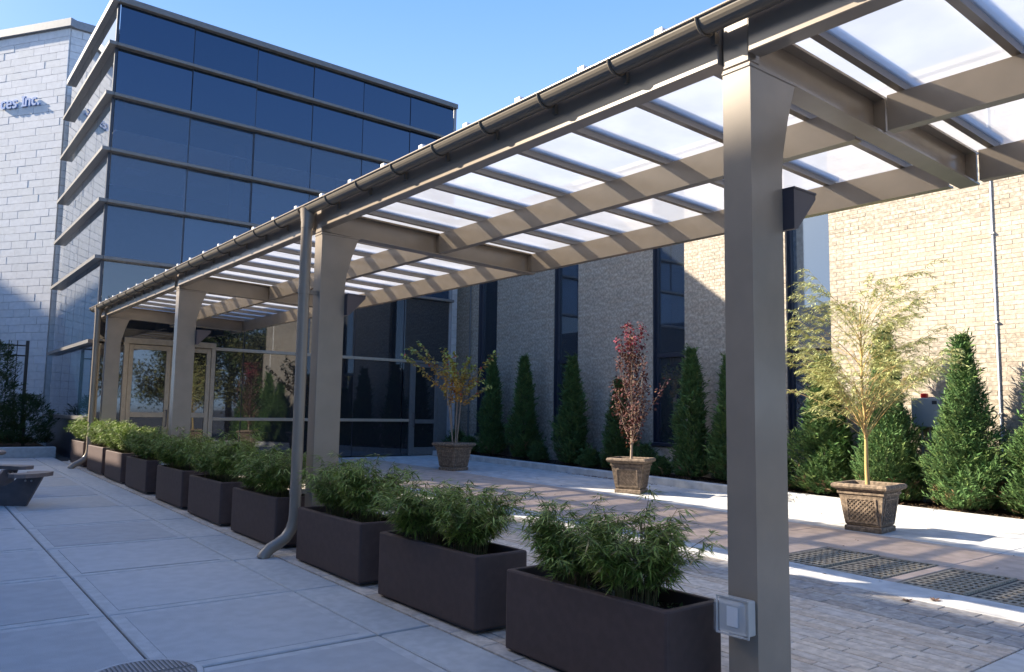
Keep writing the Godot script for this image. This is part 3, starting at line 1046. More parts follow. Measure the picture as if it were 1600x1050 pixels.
func planters() -> void:
	var kinds := []
	for k in 5:
		kinds.append(bamboo(900 + k))
	rng.seed = 77
	var zs := [-1.791, -3.527, -5.244]
	var L := 1.396
	# one shared shell
	var w := .472
	var h := .54
	var rim := .045
	var g := G.new()
	var out := [Vector3(0, .03, L), Vector3(w, .03, L), Vector3(w, .03, 0), Vector3(0, .03, 0)]
	var b := .012
	# outer faces with rounded upright edges
	var ring := func(ins: float, y: float) -> Array:
		var c: float = .02
		var r := []
		for cc in [[ins, L - ins, 0], [w - ins, L - ins, 1], [w - ins, ins, 2], [ins, ins, 3]]:
			for j in 3:
				var q: float = [0.0, .29, 1.0][j]
				var dirs := [[Vector3(0, 0, -1), Vector3(1, 0, 0)], [Vector3(-1, 0, 0), Vector3(0, 0, -1)], [Vector3(0, 0, 1), Vector3(-1, 0, 0)], [Vector3(1, 0, 0), Vector3(0, 0, 1)]]
				var p := Vector3(cc[0], y, cc[1])
				var d: Array = dirs[cc[2]]
				var pt: Vector3 = p
				if j == 0:
					pt = p + d[0] * c
				elif j == 1:
					pt = p + (d[0] + d[1]) * c * .29
				else:
					pt = p + d[1] * c
				r.append(pt)
		return r
	var rings := [ring.call(.004, .03), ring.call(0.0, .04), ring.call(0.0, h - .012), ring.call(.004, h - .003), ring.call(.012, h), ring.call(rim - .006, h), ring.call(rim, h - .006), ring.call(rim, h - .12)]
	for k in rings.size() - 1:
		for j in 12:
			var m := (j + 1) % 12
			g.quad(rings[k][j], rings[k][m], rings[k + 1][m], rings[k + 1][j])
	g.quad(Vector3(.004, .03, .004), Vector3(w - .004, .03, .004), Vector3(w - .004, .03, L - .004), Vector3(.004, .03, L - .004))
	var shell := g.mesh()
	g = G.new()
	var nx := 5
	var nz := 14
	for a in nx:
		for c in nz:
			var q := []
			for d in [[0, 1], [1, 1], [1, 0], [0, 0]]:
				var px: float = rim + (w - 2 * rim) * (a + d[0]) / nx
				var pz: float = rim + (L - 2 * rim) * (c + d[1]) / nz
				q.append(Vector3(px, h - .075 + .012 * sin(px * 23 + pz * 9) + .01 * cos(pz * 14), pz))
			g.quad(q[0], q[1], q[2], q[3])
	var soil := g.mesh()
	var feet := bx(Vector3(.04, .0, .05), Vector3(w - .04, .029, L - .05))
	# low weeds on the soil
	g = G.new()
	for k in 420:
		var p := Vector3(rr(rim + .02, w - rim - .02), h - .07, rr(.1, L - .1))
		var d := Vector3(rr(-1, 1), rr(.1, .9), rr(-1, 1)).normalized()
		var tone := rr(.5, 1.2)
		g.leaf(p, d, d.cross(Vector3(rr(-.4, .4), 1, rr(-.4, .4))).normalized(), rr(.02, .045), rr(.006, .012), Color(.07 * tone, .10 * tone, .022 * tone))
	var weeds := g.mesh()
	for k in 10:
		var z: float = zs[k % 3] - BAY * (k / 3)
		var nth: String = ORD[9 - k]
		var t := thing("planter_box", "dark brown rectangular planter, %s in the row from the glass entrance" % nth, "planter", Vector3(-.2436 + rr(-.014, .014), gy(z + L * .5), z), rr(-.010, .010), "brown planters along the canopy")
		part(t, "shell", shell, M.planter_brown)
		part(t, "soil", soil, M.soil)
		part(t, "base", feet, M.dark_frame)
		var wd := part(t, "weeds", weeds, M.bamboo_leaf)
		wd.set_meta("kind", "stuff")
		for j in 2:
			var kk: Array = kinds[(k * 2 + j + k / 3) % 5]
			var pz := z + (.40 if j == 0 else 1.0) + rr(-.04, .04)
			var pl := thing("bamboo_clump", "leafy green bamboo clump in the %s planter from glass entrance, %s end" % [nth, "entrance" if j == 0 else "grate"], "bamboo", Vector3(-.01 + rr(-.03, .03), gy(z + L * .5) + h - .08, pz), rr(0, TAU), "bamboo clumps in the planters")
			var s := rr(.92, 1.12)
			pl.scale = Vector3(s, s * rr(.88, 1.14), s)
			part(pl, "stems", kk[0], M.bark)
			part(pl, "leaves", kk[1], M.bamboo_leaf)

# ---------------------------------------------------------------- trees in pots
func pot(label: String, x: float, z: float, turn: float, sc: float) -> void:
	var t := thing("clay_pot", label, "pot", Vector3(x, gy(z), z), turn, "square clay pots in the court")
	t.scale = Vector3.ONE * sc
	var g := G.new()
	g.square_lathe([Vector2(0, .002), Vector2(.245, .002), Vector2(.25, .01), Vector2(.25, .065), Vector2(.243, .075), Vector2(.23, .078), Vector2(.0, .078)])
	part(t, "plinth", g.mesh(), M.clay)
	g = G.new()
	g.square_lathe([Vector2(.22, .078), Vector2(.236, .09), Vector2(.243, .11), Vector2(.295, .48), Vector2(.297, .5)])
	part(t, "body", g.mesh(), M.clay)
	g = G.new()
	g.square_lathe([Vector2(.297, .5), Vector2(.315, .51), Vector2(.318, .535), Vector2(.305, .545), Vector2(.335, .57), Vector2(.365, .585), Vector2(.378, .61), Vector2(.372, .64), Vector2(.355, .652), Vector2(.325, .652), Vector2(.315, .64), Vector2(.31, .55)])
	part(t, "rim", g.mesh(), M.clay)
	g = G.new()
	g.quad(Vector3(-.312, .585, .312), Vector3(.312, .585, .312), Vector3(.312, .585, -.312), Vector3(-.312, .585, -.312))
	part(t, "soil", g.mesh(), M.soil)
	# lattice panels on the four faces
	for k in 4:
		g = G.new()
		var B := Basis(Vector3.UP, k * PI / 2)
		var tl := atan((.295 - .243) / .37)
		var T := Transform3D(B * Basis(Vector3.RIGHT, tl), B * Vector3(0, .12, .2455))
		var ph := .345
		var hw := .205
		for q in [[-hw, 0.0, hw, .022], [-hw, ph - .022, hw, ph], [-hw, .022, -hw + .022, ph - .022], [hw - .022, .022, hw, ph - .022]]:
			g.box(Vector3(q[0], q[1], -.006), Vector3(q[2], q[3], .012), Color.WHITE, T)
		# diagonal bars clipped to the panel
		for s in [-1.0, 1.0]:
			for m in range(-9, 10):
				var a := Vector2(m * .058, 0)
				var p0 := Vector2(a.x, .022)
				var p1 := Vector2(a.x + s * (ph - .044), ph - .022)
				var lim := hw - .022
				var seg := _clip(p0, p1, lim)
				if seg.size() == 2 and (seg[1] - seg[0]).length() > .03:
					var d: Vector2 = (seg[1] - seg[0]).normalized()
					var nn := Vector2(-d.y, d.x) * .0055
					var f := .006 + (.0015 if s > 0 else 0.0)
					var c := [seg[0] - nn, seg[1] - nn, seg[1] + nn, seg[0] + nn]
					g.quad(T * Vector3(c[0].x, c[0].y, f), T * Vector3(c[1].x, c[1].y, f), T * Vector3(c[2].x, c[2].y, f), T * Vector3(c[3].x, c[3].y, f))
					g.quad(T * Vector3(c[0].x, c[0].y, -.006), T * Vector3(c[1].x, c[1].y, -.006), T * Vector3(c[1].x, c[1].y, f), T * Vector3(c[0].x, c[0].y, f))
					g.quad(T * Vector3(c[2].x, c[2].y, -.006), T * Vector3(c[3].x, c[3].y, -.006), T * Vector3(c[3].x, c[3].y, f), T * Vector3(c[2].x, c[2].y, f))
		part(t, "lattice_panel", g.mesh(), M.clay)
func _clip(a: Vector2, b: Vector2, lim: float) -> Array:
	var p := [a, b]
	for e in 2:
		var q: Vector2 = p[e]
		var o: Vector2 = p[1 - e]
		if absf(q.x) > lim:
			if absf(q.x - o.x) < 1e-5:
				return []
			var xl := lim * signf(q.x)
			var f := (xl - q.x) / (o.x - q.x)
			if f < 0 or f > 1:
				return []
			p[e] = q.lerp(o, f)
	return p

func pots() -> void:
	pot("clay pot with lattice panels holding the yellow willow", 7.25, -3.17, .10, 1.0)
	pot("clay pot with lattice panels holding the red leaved tree", 7.6, -8.0, .45, 1.0)
	pot("clay pot with lattice panels by the grey side door", 7.1, -13.3, .2, 1.0)
	willow(Vector3(7.22, gy(-3.17) + .58, -3.17))
	red_tree(Vector3(7.6, gy(-8.0) + .58, -8.0))
	yellow_tree(Vector3(7.1, gy(-13.3) + .58, -13.3))

func curve_pts(p: Vector3, d: Vector3, ln: float, bend: Vector3, nseg: int, wob := .0) -> Array:
	var pts := [p]
	var dd := d.normalized()
	for k in nseg:
		dd = (dd + bend / nseg + Vector3(rr(-wob, wob), rr(-wob, wob), rr(-wob, wob))).normalized()
		p += dd * (ln / nseg)
		pts.append(p)
	return pts
func taper(r0: float, r1: float, nn: int) -> Array:
	var o := []
	for k in nn:
		o.append(lerpf(r0, r1, float(k) / (nn - 1)))
	return o

func willow(base: Vector3) -> void:
	rng.seed = 501
	var t := thing("willow_tree", "young golden willow with thin arching yellow branches in a clay pot", "tree", base)
	var tr := G.new()
	var lv := G.new()
	var gold := Color(.42, .30, .12)
	var trunk := [Vector3(0, 0, 0), Vector3(-.02, .3, 0), Vector3(-.05, .65, .02), Vector3(-.07, 1.0, .02), Vector3(-.09, 1.4, .0), Vector3(-.12, 2.0, .02), Vector3(-.12, 2.55, .02)]
	tr.tube(trunk, [.034, .028, .024, .022, .017, .012, .007], 8, gold)
	for k in 88:
		var f := .34 + .62 * pow(rng.randf(), 1.4)
		var idx := f * 6.0
		var p: Vector3 = trunk[int(idx)].lerp(trunk[mini(int(idx) + 1, 6)], idx - int(idx))
		var a := rr(0, TAU)
		var up := rr(.75, 2.6)
		var d := Vector3(cos(a), up, sin(a)).normalized()
		var ln := rr(.85, 1.65) * (1.25 - .55 * f)
		var pts := curve_pts(p, d, ln, Vector3(cos(a) * .35, -.35, sin(a) * .35), 8, .045)
		tr.tube(pts, taper(rr(.004, .008), .0014, 9), 5, Color(gold.r * rr(.8, 1.2), gold.g * rr(.85, 1.2), gold.b), false)
		for j in range(3, 9):
			for s in 2:
				var q: Vector3 = pts[j]
				var sa := a + rr(-1.2, 1.2)
				var sd := Vector3(cos(sa), rr(.6, 2.2), sin(sa)).normalized()
				var sp := curve_pts(q, sd, rr(.14, .4), Vector3(cos(sa) * .9, -1.5, sin(sa) * .9), 5, .06)
				tr.tube(sp, taper(.0026, .001, 6), 3, Color(gold.r * .9, gold.g * 1.05, gold.b), false)
				if j < 5 and rng.randf() < .5:
					continue
				for m in range(1, 6):
					for w in 5:
						var la := sa + rr(-1.2, 1.2)
						var ld := Vector3(cos(la), rr(-.8, .5), sin(la)).normalized()
						var c := Color(.34, .39, .15).lerp(Color(.55, .55, .24), rng.randf())
						var tn := rr(.7, 1.2)
						lv.leaf(sp[m].lerp(sp[m - 1], rng.randf()), ld, ld.cross(Vector3(rr(-.5, .5), 1, rr(-.5, .5))).normalized(), rr(.045, .09), rr(.0035, .0065), Color(c.r * tn, c.g * tn, c.b * tn))
	part(t, "trunk", tr.mesh(), M.bark)
	part(t, "crown", lv.mesh(), M.tree_leaf)

func broad_leaf(lv: G, p: Vector3, c: Color, size: float) -> void:
	var a := rr(0, TAU)
	var d := Vector3(cos(a), rr(-1.1, .3), sin(a)).normalized()
	var s := d.cross(Vector3(rr(-.6, .6), 1, rr(-.6, .6))).normalized()
	lv.leaf(p, d, s, size, size * rr(.28, .4), c, .35)

func red_tree(base: Vector3) -> void:
	rng.seed = 502
	var t := thing("red_leaved_tree", "slender young tree with dark red autumn leaves in a clay pot", "tree", base)
	var tr := G.new()
	var lv := G.new()
	var bk := Color(.30, .23, .17)
	var trunk := [Vector3(0, 0, 0), Vector3(.01, .4, 0), Vector3(0, .8, .01), Vector3(.02, 1.3, 0), Vector3(.01, 1.8, 0), Vector3(.02, 2.3, 0)]
	tr.tube(trunk, [.026, .022, .019, .014, .009, .004], 7, bk)
	var brs := []
	for k in 34:
		var f := .14 + .84 * k / 34.0
		var idx := f * 5.0
		var p: Vector3 = trunk[int(idx)].lerp(trunk[mini(int(idx) + 1, 5)], idx - int(idx))
		var a := k * 2.4 + rr(-.4, .4)
		var ln := lerpf(1.15, .5, f) * rr(.8, 1.25)
		brs.append([curve_pts(p, Vector3(cos(a), rr(.5, 1.2), sin(a)), ln, Vector3(-cos(a) * .3, 1.1, -sin(a) * .3), 6, .07), f])
	# one stray limb reaching along the wall
	brs.append([curve_pts(Vector3(0, .55, 0), Vector3(.35, 1.0, .9), 1.25, Vector3(0, .5, 0), 7, .04), .2])
	for b in brs:
		var pts: Array = b[0]
		tr.tube(pts, taper(.0085, .002, pts.size()), 5, bk, false)
		for j in range(1, pts.size()):
			for m in 13:
				var q: Vector3 = pts[j - 1].lerp(pts[j], rng.randf()) + Vector3(rr(-.08, .08), rr(-.06, .06), rr(-.08, .08))
				var pick := rng.randf()
				var c := Color(.080, .024, .023)
				if pick < .3:
					c = Color(.115, .042, .032)
				elif pick < .42:
					c = Color(.20, .09, .04)
				if q.y > 2.1 and rng.randf() < .6:
					c = Color(.24, .03, .05)
				var tn := rr(.6, 1.25)
				broad_leaf(lv, q, Color(c.r * tn, c.g * tn, c.b * tn), rr(.045, .075))
	part(t, "trunk", tr.mesh(), M.bark)
	part(t, "crown", lv.mesh(), M.tree_leaf)

func yellow_tree(base: Vector3) -> void:
	rng.seed = 503
	var t := thing("yellow_leaved_tree", "vase shaped young tree with yellow green autumn leaves by the side door", "tree", base)
	var tr := G.new()
	var lv := G.new()
	var bk := Color(.26, .20, .15)
	var stems := [[Vector3(-.05, 0, .03), Vector3(-.12, 1, .02), 1.5], [Vector3(.04, 0, 0), Vector3(.02, 1, .02), 1.5], [Vector3(.09, 0, -.03), Vector3(.11, 1, -.02), 1.45], [Vector3(0, 0, -.05), Vector3(.0, 1, -.15), 1.4]]
	var limbs := []
	for s in stems:
		var pts := curve_pts(s[0], s[1], s[2], Vector3(0, .1, 0), 6, .03)
		tr.tube(pts, taper(.02, .011, 7), 6, bk)
		for k in 5:
			var q: Vector3 = pts[4 + k % 3]
			var a := limbs.size() * 2.4 + rr(-.5, .5)
			limbs.append([q, Vector3(cos(a), rr(.7, 2.6), sin(a)), rr(1.0, 1.55)])
	for s in limbs:
		var d: Vector3 = s[1].normalized()
		var pts := curve_pts(s[0], d, s[2], Vector3(d.x * .35, -.1, d.z * .35), 8, .04)
		tr.tube(pts, taper(.008, .002, 9), 4, bk, false)
		for j in range(2, 9):
			var f := j / 8.0
			for m in 13:
				var q: Vector3 = pts[j - 1].lerp(pts[j], rng.randf()) + Vector3(rr(-.05, .05), rr(-.07, .02), rr(-.05, .05))
				var c := Color(.56, .30, .055).lerp(Color(.30, .33, .07), clampf(f * 1.3 - .35 + rr(-.25, .25), 0, 1))  # autumn gold, strengthened in place of sunlight missing on these leaves
				if rng.randf() < .05:
					c = Color(.42, .07, .035)
				var tn := rr(.65, 1.25)
				broad_leaf(lv, q, Color(c.r * tn, c.g * tn, c.b * tn), rr(.06, .105))
	part(t, "trunk", tr.mesh(), M.bark)
	part(t, "crown", lv.mesh(), M.tree_leaf)

# ---------------------------------------------------------------- evergreens along the brick wall
func conifer(sd: int, h: float, r: float, slim: float, n_sprays: int, dark: float) -> Array:
	rng.seed = sd
	var tr := G.new()
	var lv := G.new()
	tr.tube([Vector3(0, -.05, 0), Vector3(0, h * .5, 0), Vector3(.01, h * .93, 0)], [.045, .022, .004], 6, Color(.035, .03, .02))
	var ph := []
	for k in 9:
		ph.append([rr(0, TAU), rr(.06, .2), rr(2, 6), rr(1, 4)])
	for k in n_sprays:
		var f := pow(rng.randf(), 1.25)
		var a := rr(0, TAU)
		var env := pow(1.0 - f, slim) * (1.0 - .45 * pow(1.0 - f, 9.0))
		var lump := 1.0
		for q in ph:
			lump += q[1] * .8 * sin(a * round(q[3]) + q[0] + f * q[2] * 4.0)
		var rad := r * env * lump * sqrt(rr(.12, 1.0)) + .02
		var out := Vector3(cos(a), 0, sin(a))
		var p := out * rad + Vector3(0, .06 + f * h * .95, 0)
		var d := (out * rr(.5, 1.0) + Vector3(0, rr(.35, 1.1), 0) + Vector3(rr(-.35, .35), 0, rr(-.35, .35))).normalized()
		var s := d.cross(Vector3(rr(-.5, .5), 1, rr(-.5, .5))).normalized()
		var ln := rr(.08, .16) * (1.0 - .2 * f)
		if rng.randf() < .07:
			ln *= rr(1.5, 2.4)
			rad *= 1.05
		var tone := rr(.55, 1.2) * dark
		var base := Color(.058, .118, .032) if rng.randf() < .75 else Color(.10, .15, .04)
		if f < .12 and rng.randf() < .1:
			base = Color(.16, .10, .05)
		var col := Color(base.r * tone, base.g * tone, base.b * tone)
		lv.leaf(p, d, s, ln, ln * .075, col, .5)
		for j in 5:
			var sg := -1.0 if j % 2 else 1.0
			var q := p + d * ln * (.12 + .15 * j)
			var dd := (d * .8 + s * sg * rr(.5, .9) + Vector3(0, rr(-.1, .3), 0)).normalized()
			lv.leaf(q, dd, dd.cross(Vector3(rr(-.5, .5), rr(-.5, 1), .3)).normalized(), ln * rr(.36, .56), ln * .055, col * rr(.9, 1.15), .5)
	# whiskers at the tip
	for k in 26:
		var a := rr(0, TAU)
		var p := Vector3(0, h * rr(.86, .95), 0)
		var d := Vector3(cos(a) * rr(.1, .6), 1, sin(a) * rr(.1, .6)).normalized()
		for j in 5:
			var q := p + d * (.03 * j)
			lv.leaf(q, (d + Vector3(rr(-.4, .4), 0, rr(-.4, .4))).normalized(), Vector3(cos(a + 1.5), 0, sin(a + 1.5)), rr(.05, .1), .008, Color(.05, .10, .03) * dark)
	return [tr.mesh(), lv.mesh()]

func evergreens() -> void:
	var wide := [conifer(601, 2.85, .74, 1.15, 10500, 1.35), conifer(602, 2.75, .70, 1.1, 10500, 1.35)]
	var slim := [conifer(603, 2.85, .44, .9, 7000, 1.2), conifer(604, 2.8, .46, .95, 7000, 1.2)]
	var low := [conifer(605, .75, .42, .45, 1800, 1.0), conifer(606, .65, .45, .4, 1800, 1.1)]
	rng.seed = 88
	var spots := [[-15.75, 0, 1.0, .92], [-14.3, 0, 1.02, .98], [-12.3, 0, .98, 1.02], [-10.7, 0, .78, .95], [-8.5, 0, 1.0, 1.0], [-7.55, 0, .95, .9], [-5.4, 1, .9, .98], [-4.25, 1, 1.1, .9], [-2.98, 1, 1.0, .93], [-1.85, 1, .93, .95]]
	for k in spots.size():
		var s: Array = spots[k]
		var kind: Array = (wide if s[1] else slim)[k % 2]
		var t := thing("evergreen_tree", "conical green evergreen, %s along the brick wall from the glass building" % ORD[k], "tree", Vector3(10.02 + rr(-.04, .04), gy(s[0]) + .1, s[0]), rr(0, TAU), "conical evergreens along the brick wall")
		t.scale = Vector3(s[3], s[2], s[3])
		part(t, "trunk", kind[0], M.bark)
		part(t, "crown", kind[1], M.needle_leaf)
	var ss := [[-17.2, .8], [-16.6, .7], [-13.35, .6], [-11.4, .65], [-9.75, .8], [-9.25, .6], [-6.2, .75]]
	for k in ss.size():
		var t := thing("low_shrub", "small rounded green shrub, %s along the brick wall from the glass building" % ORD[k], "shrub", Vector3(9.85 + rr(-.05, .12), gy(ss[k][0]) + .1, ss[k][0]), rr(0, TAU), "low shrubs in the wall bed")
		t.scale = Vector3.ONE * ss[k][1]
		part(t, "stem", low[k % 2][0], M.bark)
		part(t, "foliage", low[k % 2][1], M.needle_leaf)

# ---------------------------------------------------------------- bed, fence and table on the far side of the walk
func bed_left() -> void:
	var o := structure("bed_kerb")
	var g := G.new()
	gslab(g, -7.0, -.28, -20.28, -20.02, .25, .32, .012)
	part(o, "kerb_stone", g.mesh(), M.concrete)
	g = G.new()
	gslab(g, -7.0, -.35, -24.5, -20.29, .2, .2)
	part(o, "mulch_sheet", g.mesh(), M.mulch)
	# fence
	var f := thing("metal_fence", "black metal picket fence before the white block wall", "fence", Vector3(-.72, gy(-23.0) + .15, -23.0), 0.0)
	part(f, "post", bx(Vector3(-.04, 0, -.04), Vector3(.04, 2.86, .04), .004), M.fence_black)
	part(f, "post", bx(Vector3(-2.44, 0, -.04), Vector3(-2.36, 2.86, .04), .004), M.fence_black)
	for y in [.25, 2.42, 2.7]:
		part(f, "rail", bx(Vector3(-2.36, y, -.018), Vector3(-.04, y + .04, .018)), M.fence_black)
	for k in 11:
		var x := -.24 - k * .2
		part(f, "picket", bx(Vector3(x - .01, .1, -.0105), Vector3(x + .01, 2.86, .0105)), M.fence_black)
	# conifers in the bed
	rng.seed = 99
	var a := conifer(611, 2.7, .75, .35, 3800, .55)
	var b := conifer(612, 1.3, .75, .35, 2600, .55)
	var t := thing("bushy_conifer", "tall dark bushy conifer in the bed before the fence", "tree", Vector3(-1.55, gy(-21.6) + .2, -21.6))
	part(t, "trunk", a[0], M.bark)
	part(t, "crown", a[1], M.needle_leaf)
	t = thing("low_conifer", "low dark spreading conifer beside the tall one in the bed", "shrub", Vector3(-.85, gy(-21.3) + .2, -21.3))
	part(t, "stem", b[0], M.bark)
	part(t, "foliage", b[1], M.needle_leaf)
	# picnic table: round top, curved seats on flared steel legs
	var y0 := gy(-10.7)
	t = thing("picnic_table", "brown recycled plastic picnic table with seats on flared steel legs", "table", Vector3(-2.8, y0, -11.39), -.75)
	g = G.new()
	var ring := func(r: float, y: float, nn: int) -> Array:
		var q := []
		for k in nn:
			q.append(Vector3(cos(TAU * k / nn) * r, y, -sin(TAU * k / nn) * r))
		return q
	var rs := [ring.call(.6, .70, 40), ring.call(.62, .715, 40), ring.call(.62, .74, 40), ring.call(.6, .755, 40)]
	for k in 3:
		for j in 40:
			g.quad(rs[k][j], rs[k][(j + 1) % 40], rs[k + 1][(j + 1) % 40], rs[k + 1][j])
	for j in 40:
		g.tri(Vector3(0, .755, 0), rs[3][j], rs[3][(j + 1) % 40])
		g.tri(Vector3(0, .70, 0), rs[0][(j + 1) % 40], rs[0][j])
	part(t, "table_top", g.mesh(), M.plastic_wood)
	for k in 4:
		var B := Basis(Vector3.UP, k * PI / 2 + .02)
		# seat: thick board with rounded ends, notched on the inner side
		var poly := PackedVector2Array()
		var zmid := 1.16
		for q in [[-.36, .0], [-.30, -.13], [-.18, -.2], [.0, -.22], [.18, -.2], [.30, -.13], [.36, .0], [.33, .1], [.25, .145], [.12, .15], [.12, .08], [-.12, .08], [-.12, .15], [-.25, .145], [-.33, .1]]:
			poly.append(Vector2(q[0], q[1]))
		g = G.new()
		var T := Transform3D(B, Vector3.ZERO) * Transform3D(Basis(Vector3.UP, PI / 2) * Basis(Vector3.RIGHT, -PI / 2), Vector3(zmid, .42, 0))
		g.extrude(poly, 0, .055, Color.WHITE, T)
		part(t, "seat", g.mesh(), M.plastic_wood)
		# flared leg plate
		g = G.new()
		g.extrude(PackedVector2Array([Vector2(.52, 0), Vector2(1.12, 0), Vector2(1.34, .418), Vector2(1.0, .418), Vector2(.93, .36), Vector2(.8, .28), Vector2(.6, .26), Vector2(.35, .32), Vector2(.18, .69), Vector2(.06, .69), Vector2(.1, .45), Vector2(.3, .12)]), -.02, .02, Color.WHITE, Transform3D(B, Vector3.ZERO))
		var lg := part(t, "leg", g.mesh(), M.table_steel)
		for q in [1.1, 1.19]:
			g = G.new()
			g.tube([Vector3(q, .36, .02), Vector3(q, .36, .032)], [.016, .013], 8)
			part(lg, "bolt", g.mesh(), M.bolt_zinc, Transform3D(B, Vector3.ZERO))

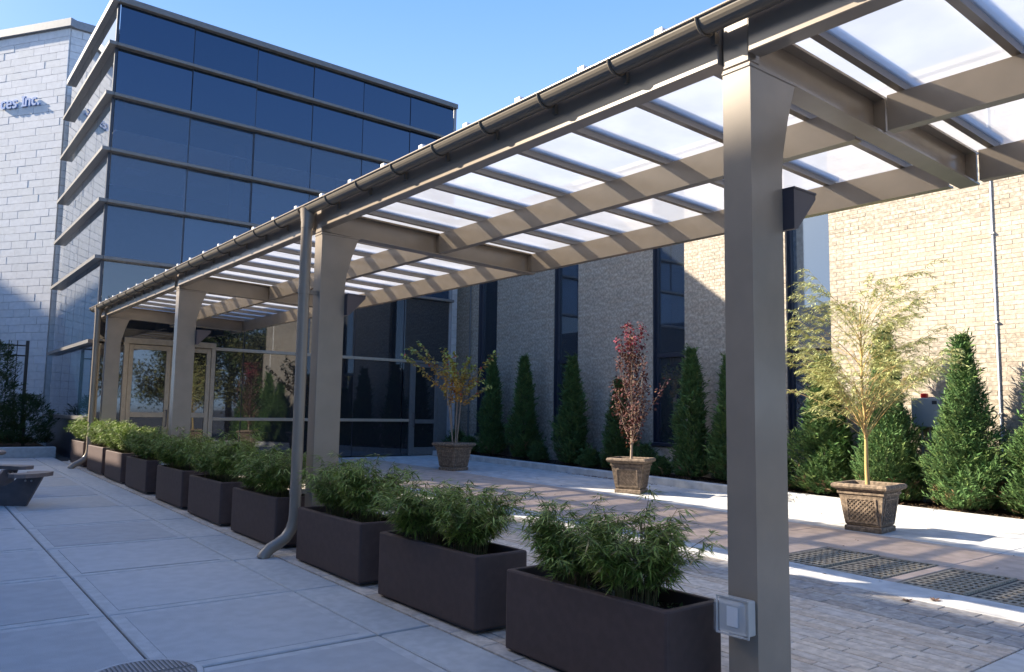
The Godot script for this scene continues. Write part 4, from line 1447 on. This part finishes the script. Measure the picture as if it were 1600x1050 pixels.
# ---------------------------------------------------------------- small things
func details() -> void:
	# electrical cabinet
	var c := thing("electrical_cabinet", "grey electrical cabinet with red lamp on the sunlit brick wall", "cabinet", Vector3(10.5, 0, -3.82))
	part(c, "case", bx(Vector3(0, 1.46, -.24), Vector3(.2, 1.97, .24), .008), M.cabinet_grey)
	part(c, "door", bx(Vector3(-.012, 1.475, -.225), Vector3(-.001, 1.955, .225), .003), M.cabinet_grey)
	part(c, "red_lamp", bx(Vector3(.05, 1.971, -.1), Vector3(.15, 2.05, .0), .012), M.red_lens)
	part(c, "label_plate", bx(Vector3(-.016, 1.86, .12), Vector3(-.0125, 1.92, .2)), M.dark_frame)
	var g := G.new()
	for q in [-.12, 0.02, .14]:
		g = G.new()
		g.tube([Vector3(.12, .15, q), Vector3(.12, 1.46, q)], [.018, .018], 8)
		part(c, "conduit", g.mesh(), M.cabinet_grey)
	# white conduit up the wall
	var w := thing("wall_conduit", "thin white vertical pipe up the sunlit brick wall", "pipe", Vector3(BX - .03, .1, -2.71))
	g = G.new()
	g.tube([Vector3(.012, 0, 0), Vector3(.012, 7.6, 0)], [.015, .015], 8)
	part(w, "pipe", g.mesh(), M.pvc_white)
	for y in [1.6, 3.1, 4.6, 6.1]:
		part(w, "clip", bx(Vector3(-.02, y, -.03), Vector3(.028, y + .03, .03)), M.box_grey)
	w = thing("corner_downpipe", "narrow dark downpipe on the brick wall beside the block pier", "pipe", Vector3(BX - .04, .1, -17.8))
	g = G.new()
	g.tube([Vector3(0, 0, 0), Vector3(0, 7.6, 0)], [.03, .03], 8)
	part(w, "pipe", g.mesh(), M.grey_frame)
	for y in [1.5, 4.0, 6.5]:
		part(w, "clip", bx(Vector3(-.035, y, -.045), Vector3(.038, y + .04, .045)), M.grey_frame)
	# manhole cover in the walk
	var mz := -2.55
	var mh := thing("manhole_cover", "round ribbed manhole cover set in the concrete walk", "manhole cover", Vector3(-2.3, gy(mz) + .002, mz))
	g = G.new()
	g.tube([Vector3(0, -.01, 0), Vector3(0, .004, 0), Vector3(0, .007, 0)], [.33, .33, .325], 40)
	part(mh, "frame", g.mesh(), M.concrete)
	g = G.new()
	g.tube([Vector3(0, 0, 0), Vector3(0, .010, 0), Vector3(0, .012, 0)], [.29, .29, .286], 40)
	part(mh, "lid", g.mesh(), M.grey_frame)
	g = G.new()
	for k in range(-11, 12):
		var x := k * .024
		var hz := sqrt(maxf(.27 * .27 - x * x, 0))
		for s in [[-hz, -.02], [.02, hz]]:
			if s[1] - s[0] > .03:
				g.box(Vector3(x - .006, .012, s[0]), Vector3(x + .006, .0165, s[1]))
	part(mh, "ribs", g.mesh(), M.metal_cap)
	# fallen leaves: along the kerb and a few on the court
	rng.seed = 123
	g = G.new()
	for k in 420:
		var p := Vector3(9.2 - absf(rng.randfn(0, .06)), 0, -10.2 + rng.randfn(0, .75))
		if k > 300:
			p = Vector3(rr(3.0, 9.15), 0, rr(-14, -.3))
		p.y = gy(p.z) + .006 + rr(0, .015)
		var a := rr(0, TAU)
		var d := Vector3(cos(a), rr(-.1, .3), sin(a)).normalized()
		var tn := rr(.5, 1.2)
		g.leaf(p, d, d.cross(Vector3.UP).normalized(), rr(.025, .055), rr(.008, .016), Color(.13 * tn, .07 * tn, .04 * tn), .5)
	var lt := Node3D.new()
	lt.name = "fallen_leaves"
	add_child(lt)
	lt.set_meta("kind", "stuff")
	lt.set_meta("label", "brown fallen leaves scattered over the court and along the kerb")
	lt.set_meta("category", "leaves")
	part(lt, "leaves", g.mesh(), M.litter_leaf)
	# three larger dry leaves near the grates
	for q in [[3.52, -.92, "dry curled brown leaf on the grey pavers beside the drain band"], [4.75, -1.85, "dark crumpled leaf lying on a drain grate"], [3.78, -.8, "small dark leaf scrap on the pale drain band"]]:
		var lf := thing("dry_leaf", q[2], "leaf", Vector3(q[0], gy(q[1]) + .006, q[1]), rr(0, TAU))
		g = G.new()
		for k in 7:
			var a := k * .9
			var d := Vector3(cos(a), rr(.1, .5), sin(a)).normalized()
			g.leaf(Vector3(0, .004, 0), d, d.cross(Vector3.UP).normalized(), rr(.04, .07), .016, Color(.12, .07, .045), .6)
		part(lf, "blade", g.mesh(), M.litter_leaf)

# ---------------------------------------------------------------- trees beyond the court, mirrored in the glass
func far_trees() -> void:
	rng.seed = 777
	var kinds := []
	for k in 2:
		var tr := G.new()
		var lv := G.new()
		tr.tube([Vector3(0, -.2, 0), Vector3(.1, 2, 0), Vector3(0, 5, .1)], [.26, .2, .1], 7, Color(.12, .09, .07))
		var cl := []
		for j in 26:
			var a := rr(0, TAU)
			var f := rng.randf()
			var c := Vector3(cos(a) * rr(.3, 2.7) * (1.1 - .6 * f), 2.6 + f * 5.5, sin(a) * rr(.3, 2.7) * (1.1 - .6 * f))
			cl.append(c)
			tr.tube([Vector3(0, 2.2 + f * 2.5, 0), c * Vector3(.5, 1, .5) - Vector3(0, .6, 0), c], [.07, .045, .015], 5, Color(.12, .09, .07), false)
		for j in 9000:
			var c: Vector3 = cl[j % 26]
			var p := c + Vector3(rng.randfn(0, .55), rng.randfn(0, .42), rng.randfn(0, .55))
			var tn := rr(.5, 1.3)
			var col := Color(.055, .085, .025) if k == 0 else Color(.10, .10, .03)
			broad_leaf(lv, p, Color(col.r * tn, col.g * tn, col.b * tn), rr(.13, .24))
		kinds.append([tr.mesh(), lv.mesh()])
	var spots := [[11.5, 12.0, 1, .9], [17.0, 17.5, 0, 1.1], [13.5, 16.0, 0, 1.0], [18.5, 12.0, 1, 1.0], [22.0, 22.0, 0, 1.2], [9.0, 24.0, 1, 1.1], [16.5, 26.0, 0, 1.15], [27.0, 15.0, 1, 1.15], [14.0, 6.5, 1, .7], [5.0, 30.0, 0, 1.1]]
	for k in spots.size():
		var s: Array = spots[k]
		var t := thing("shade_tree", "%s leafy shade tree beyond the brick wall, %s planted" % ["dark" if s[2] == 0 else "olive", ORD[k]], "tree", Vector3(s[0], gy(s[1]), s[1]), rr(0, TAU), "shade trees beyond the court")
		t.scale = Vector3.ONE * s[3]
		part(t, "trunk", kinds[s[2]][0], M.bark)
		part(t, "crown", kinds[s[2]][1], M.tree_leaf)
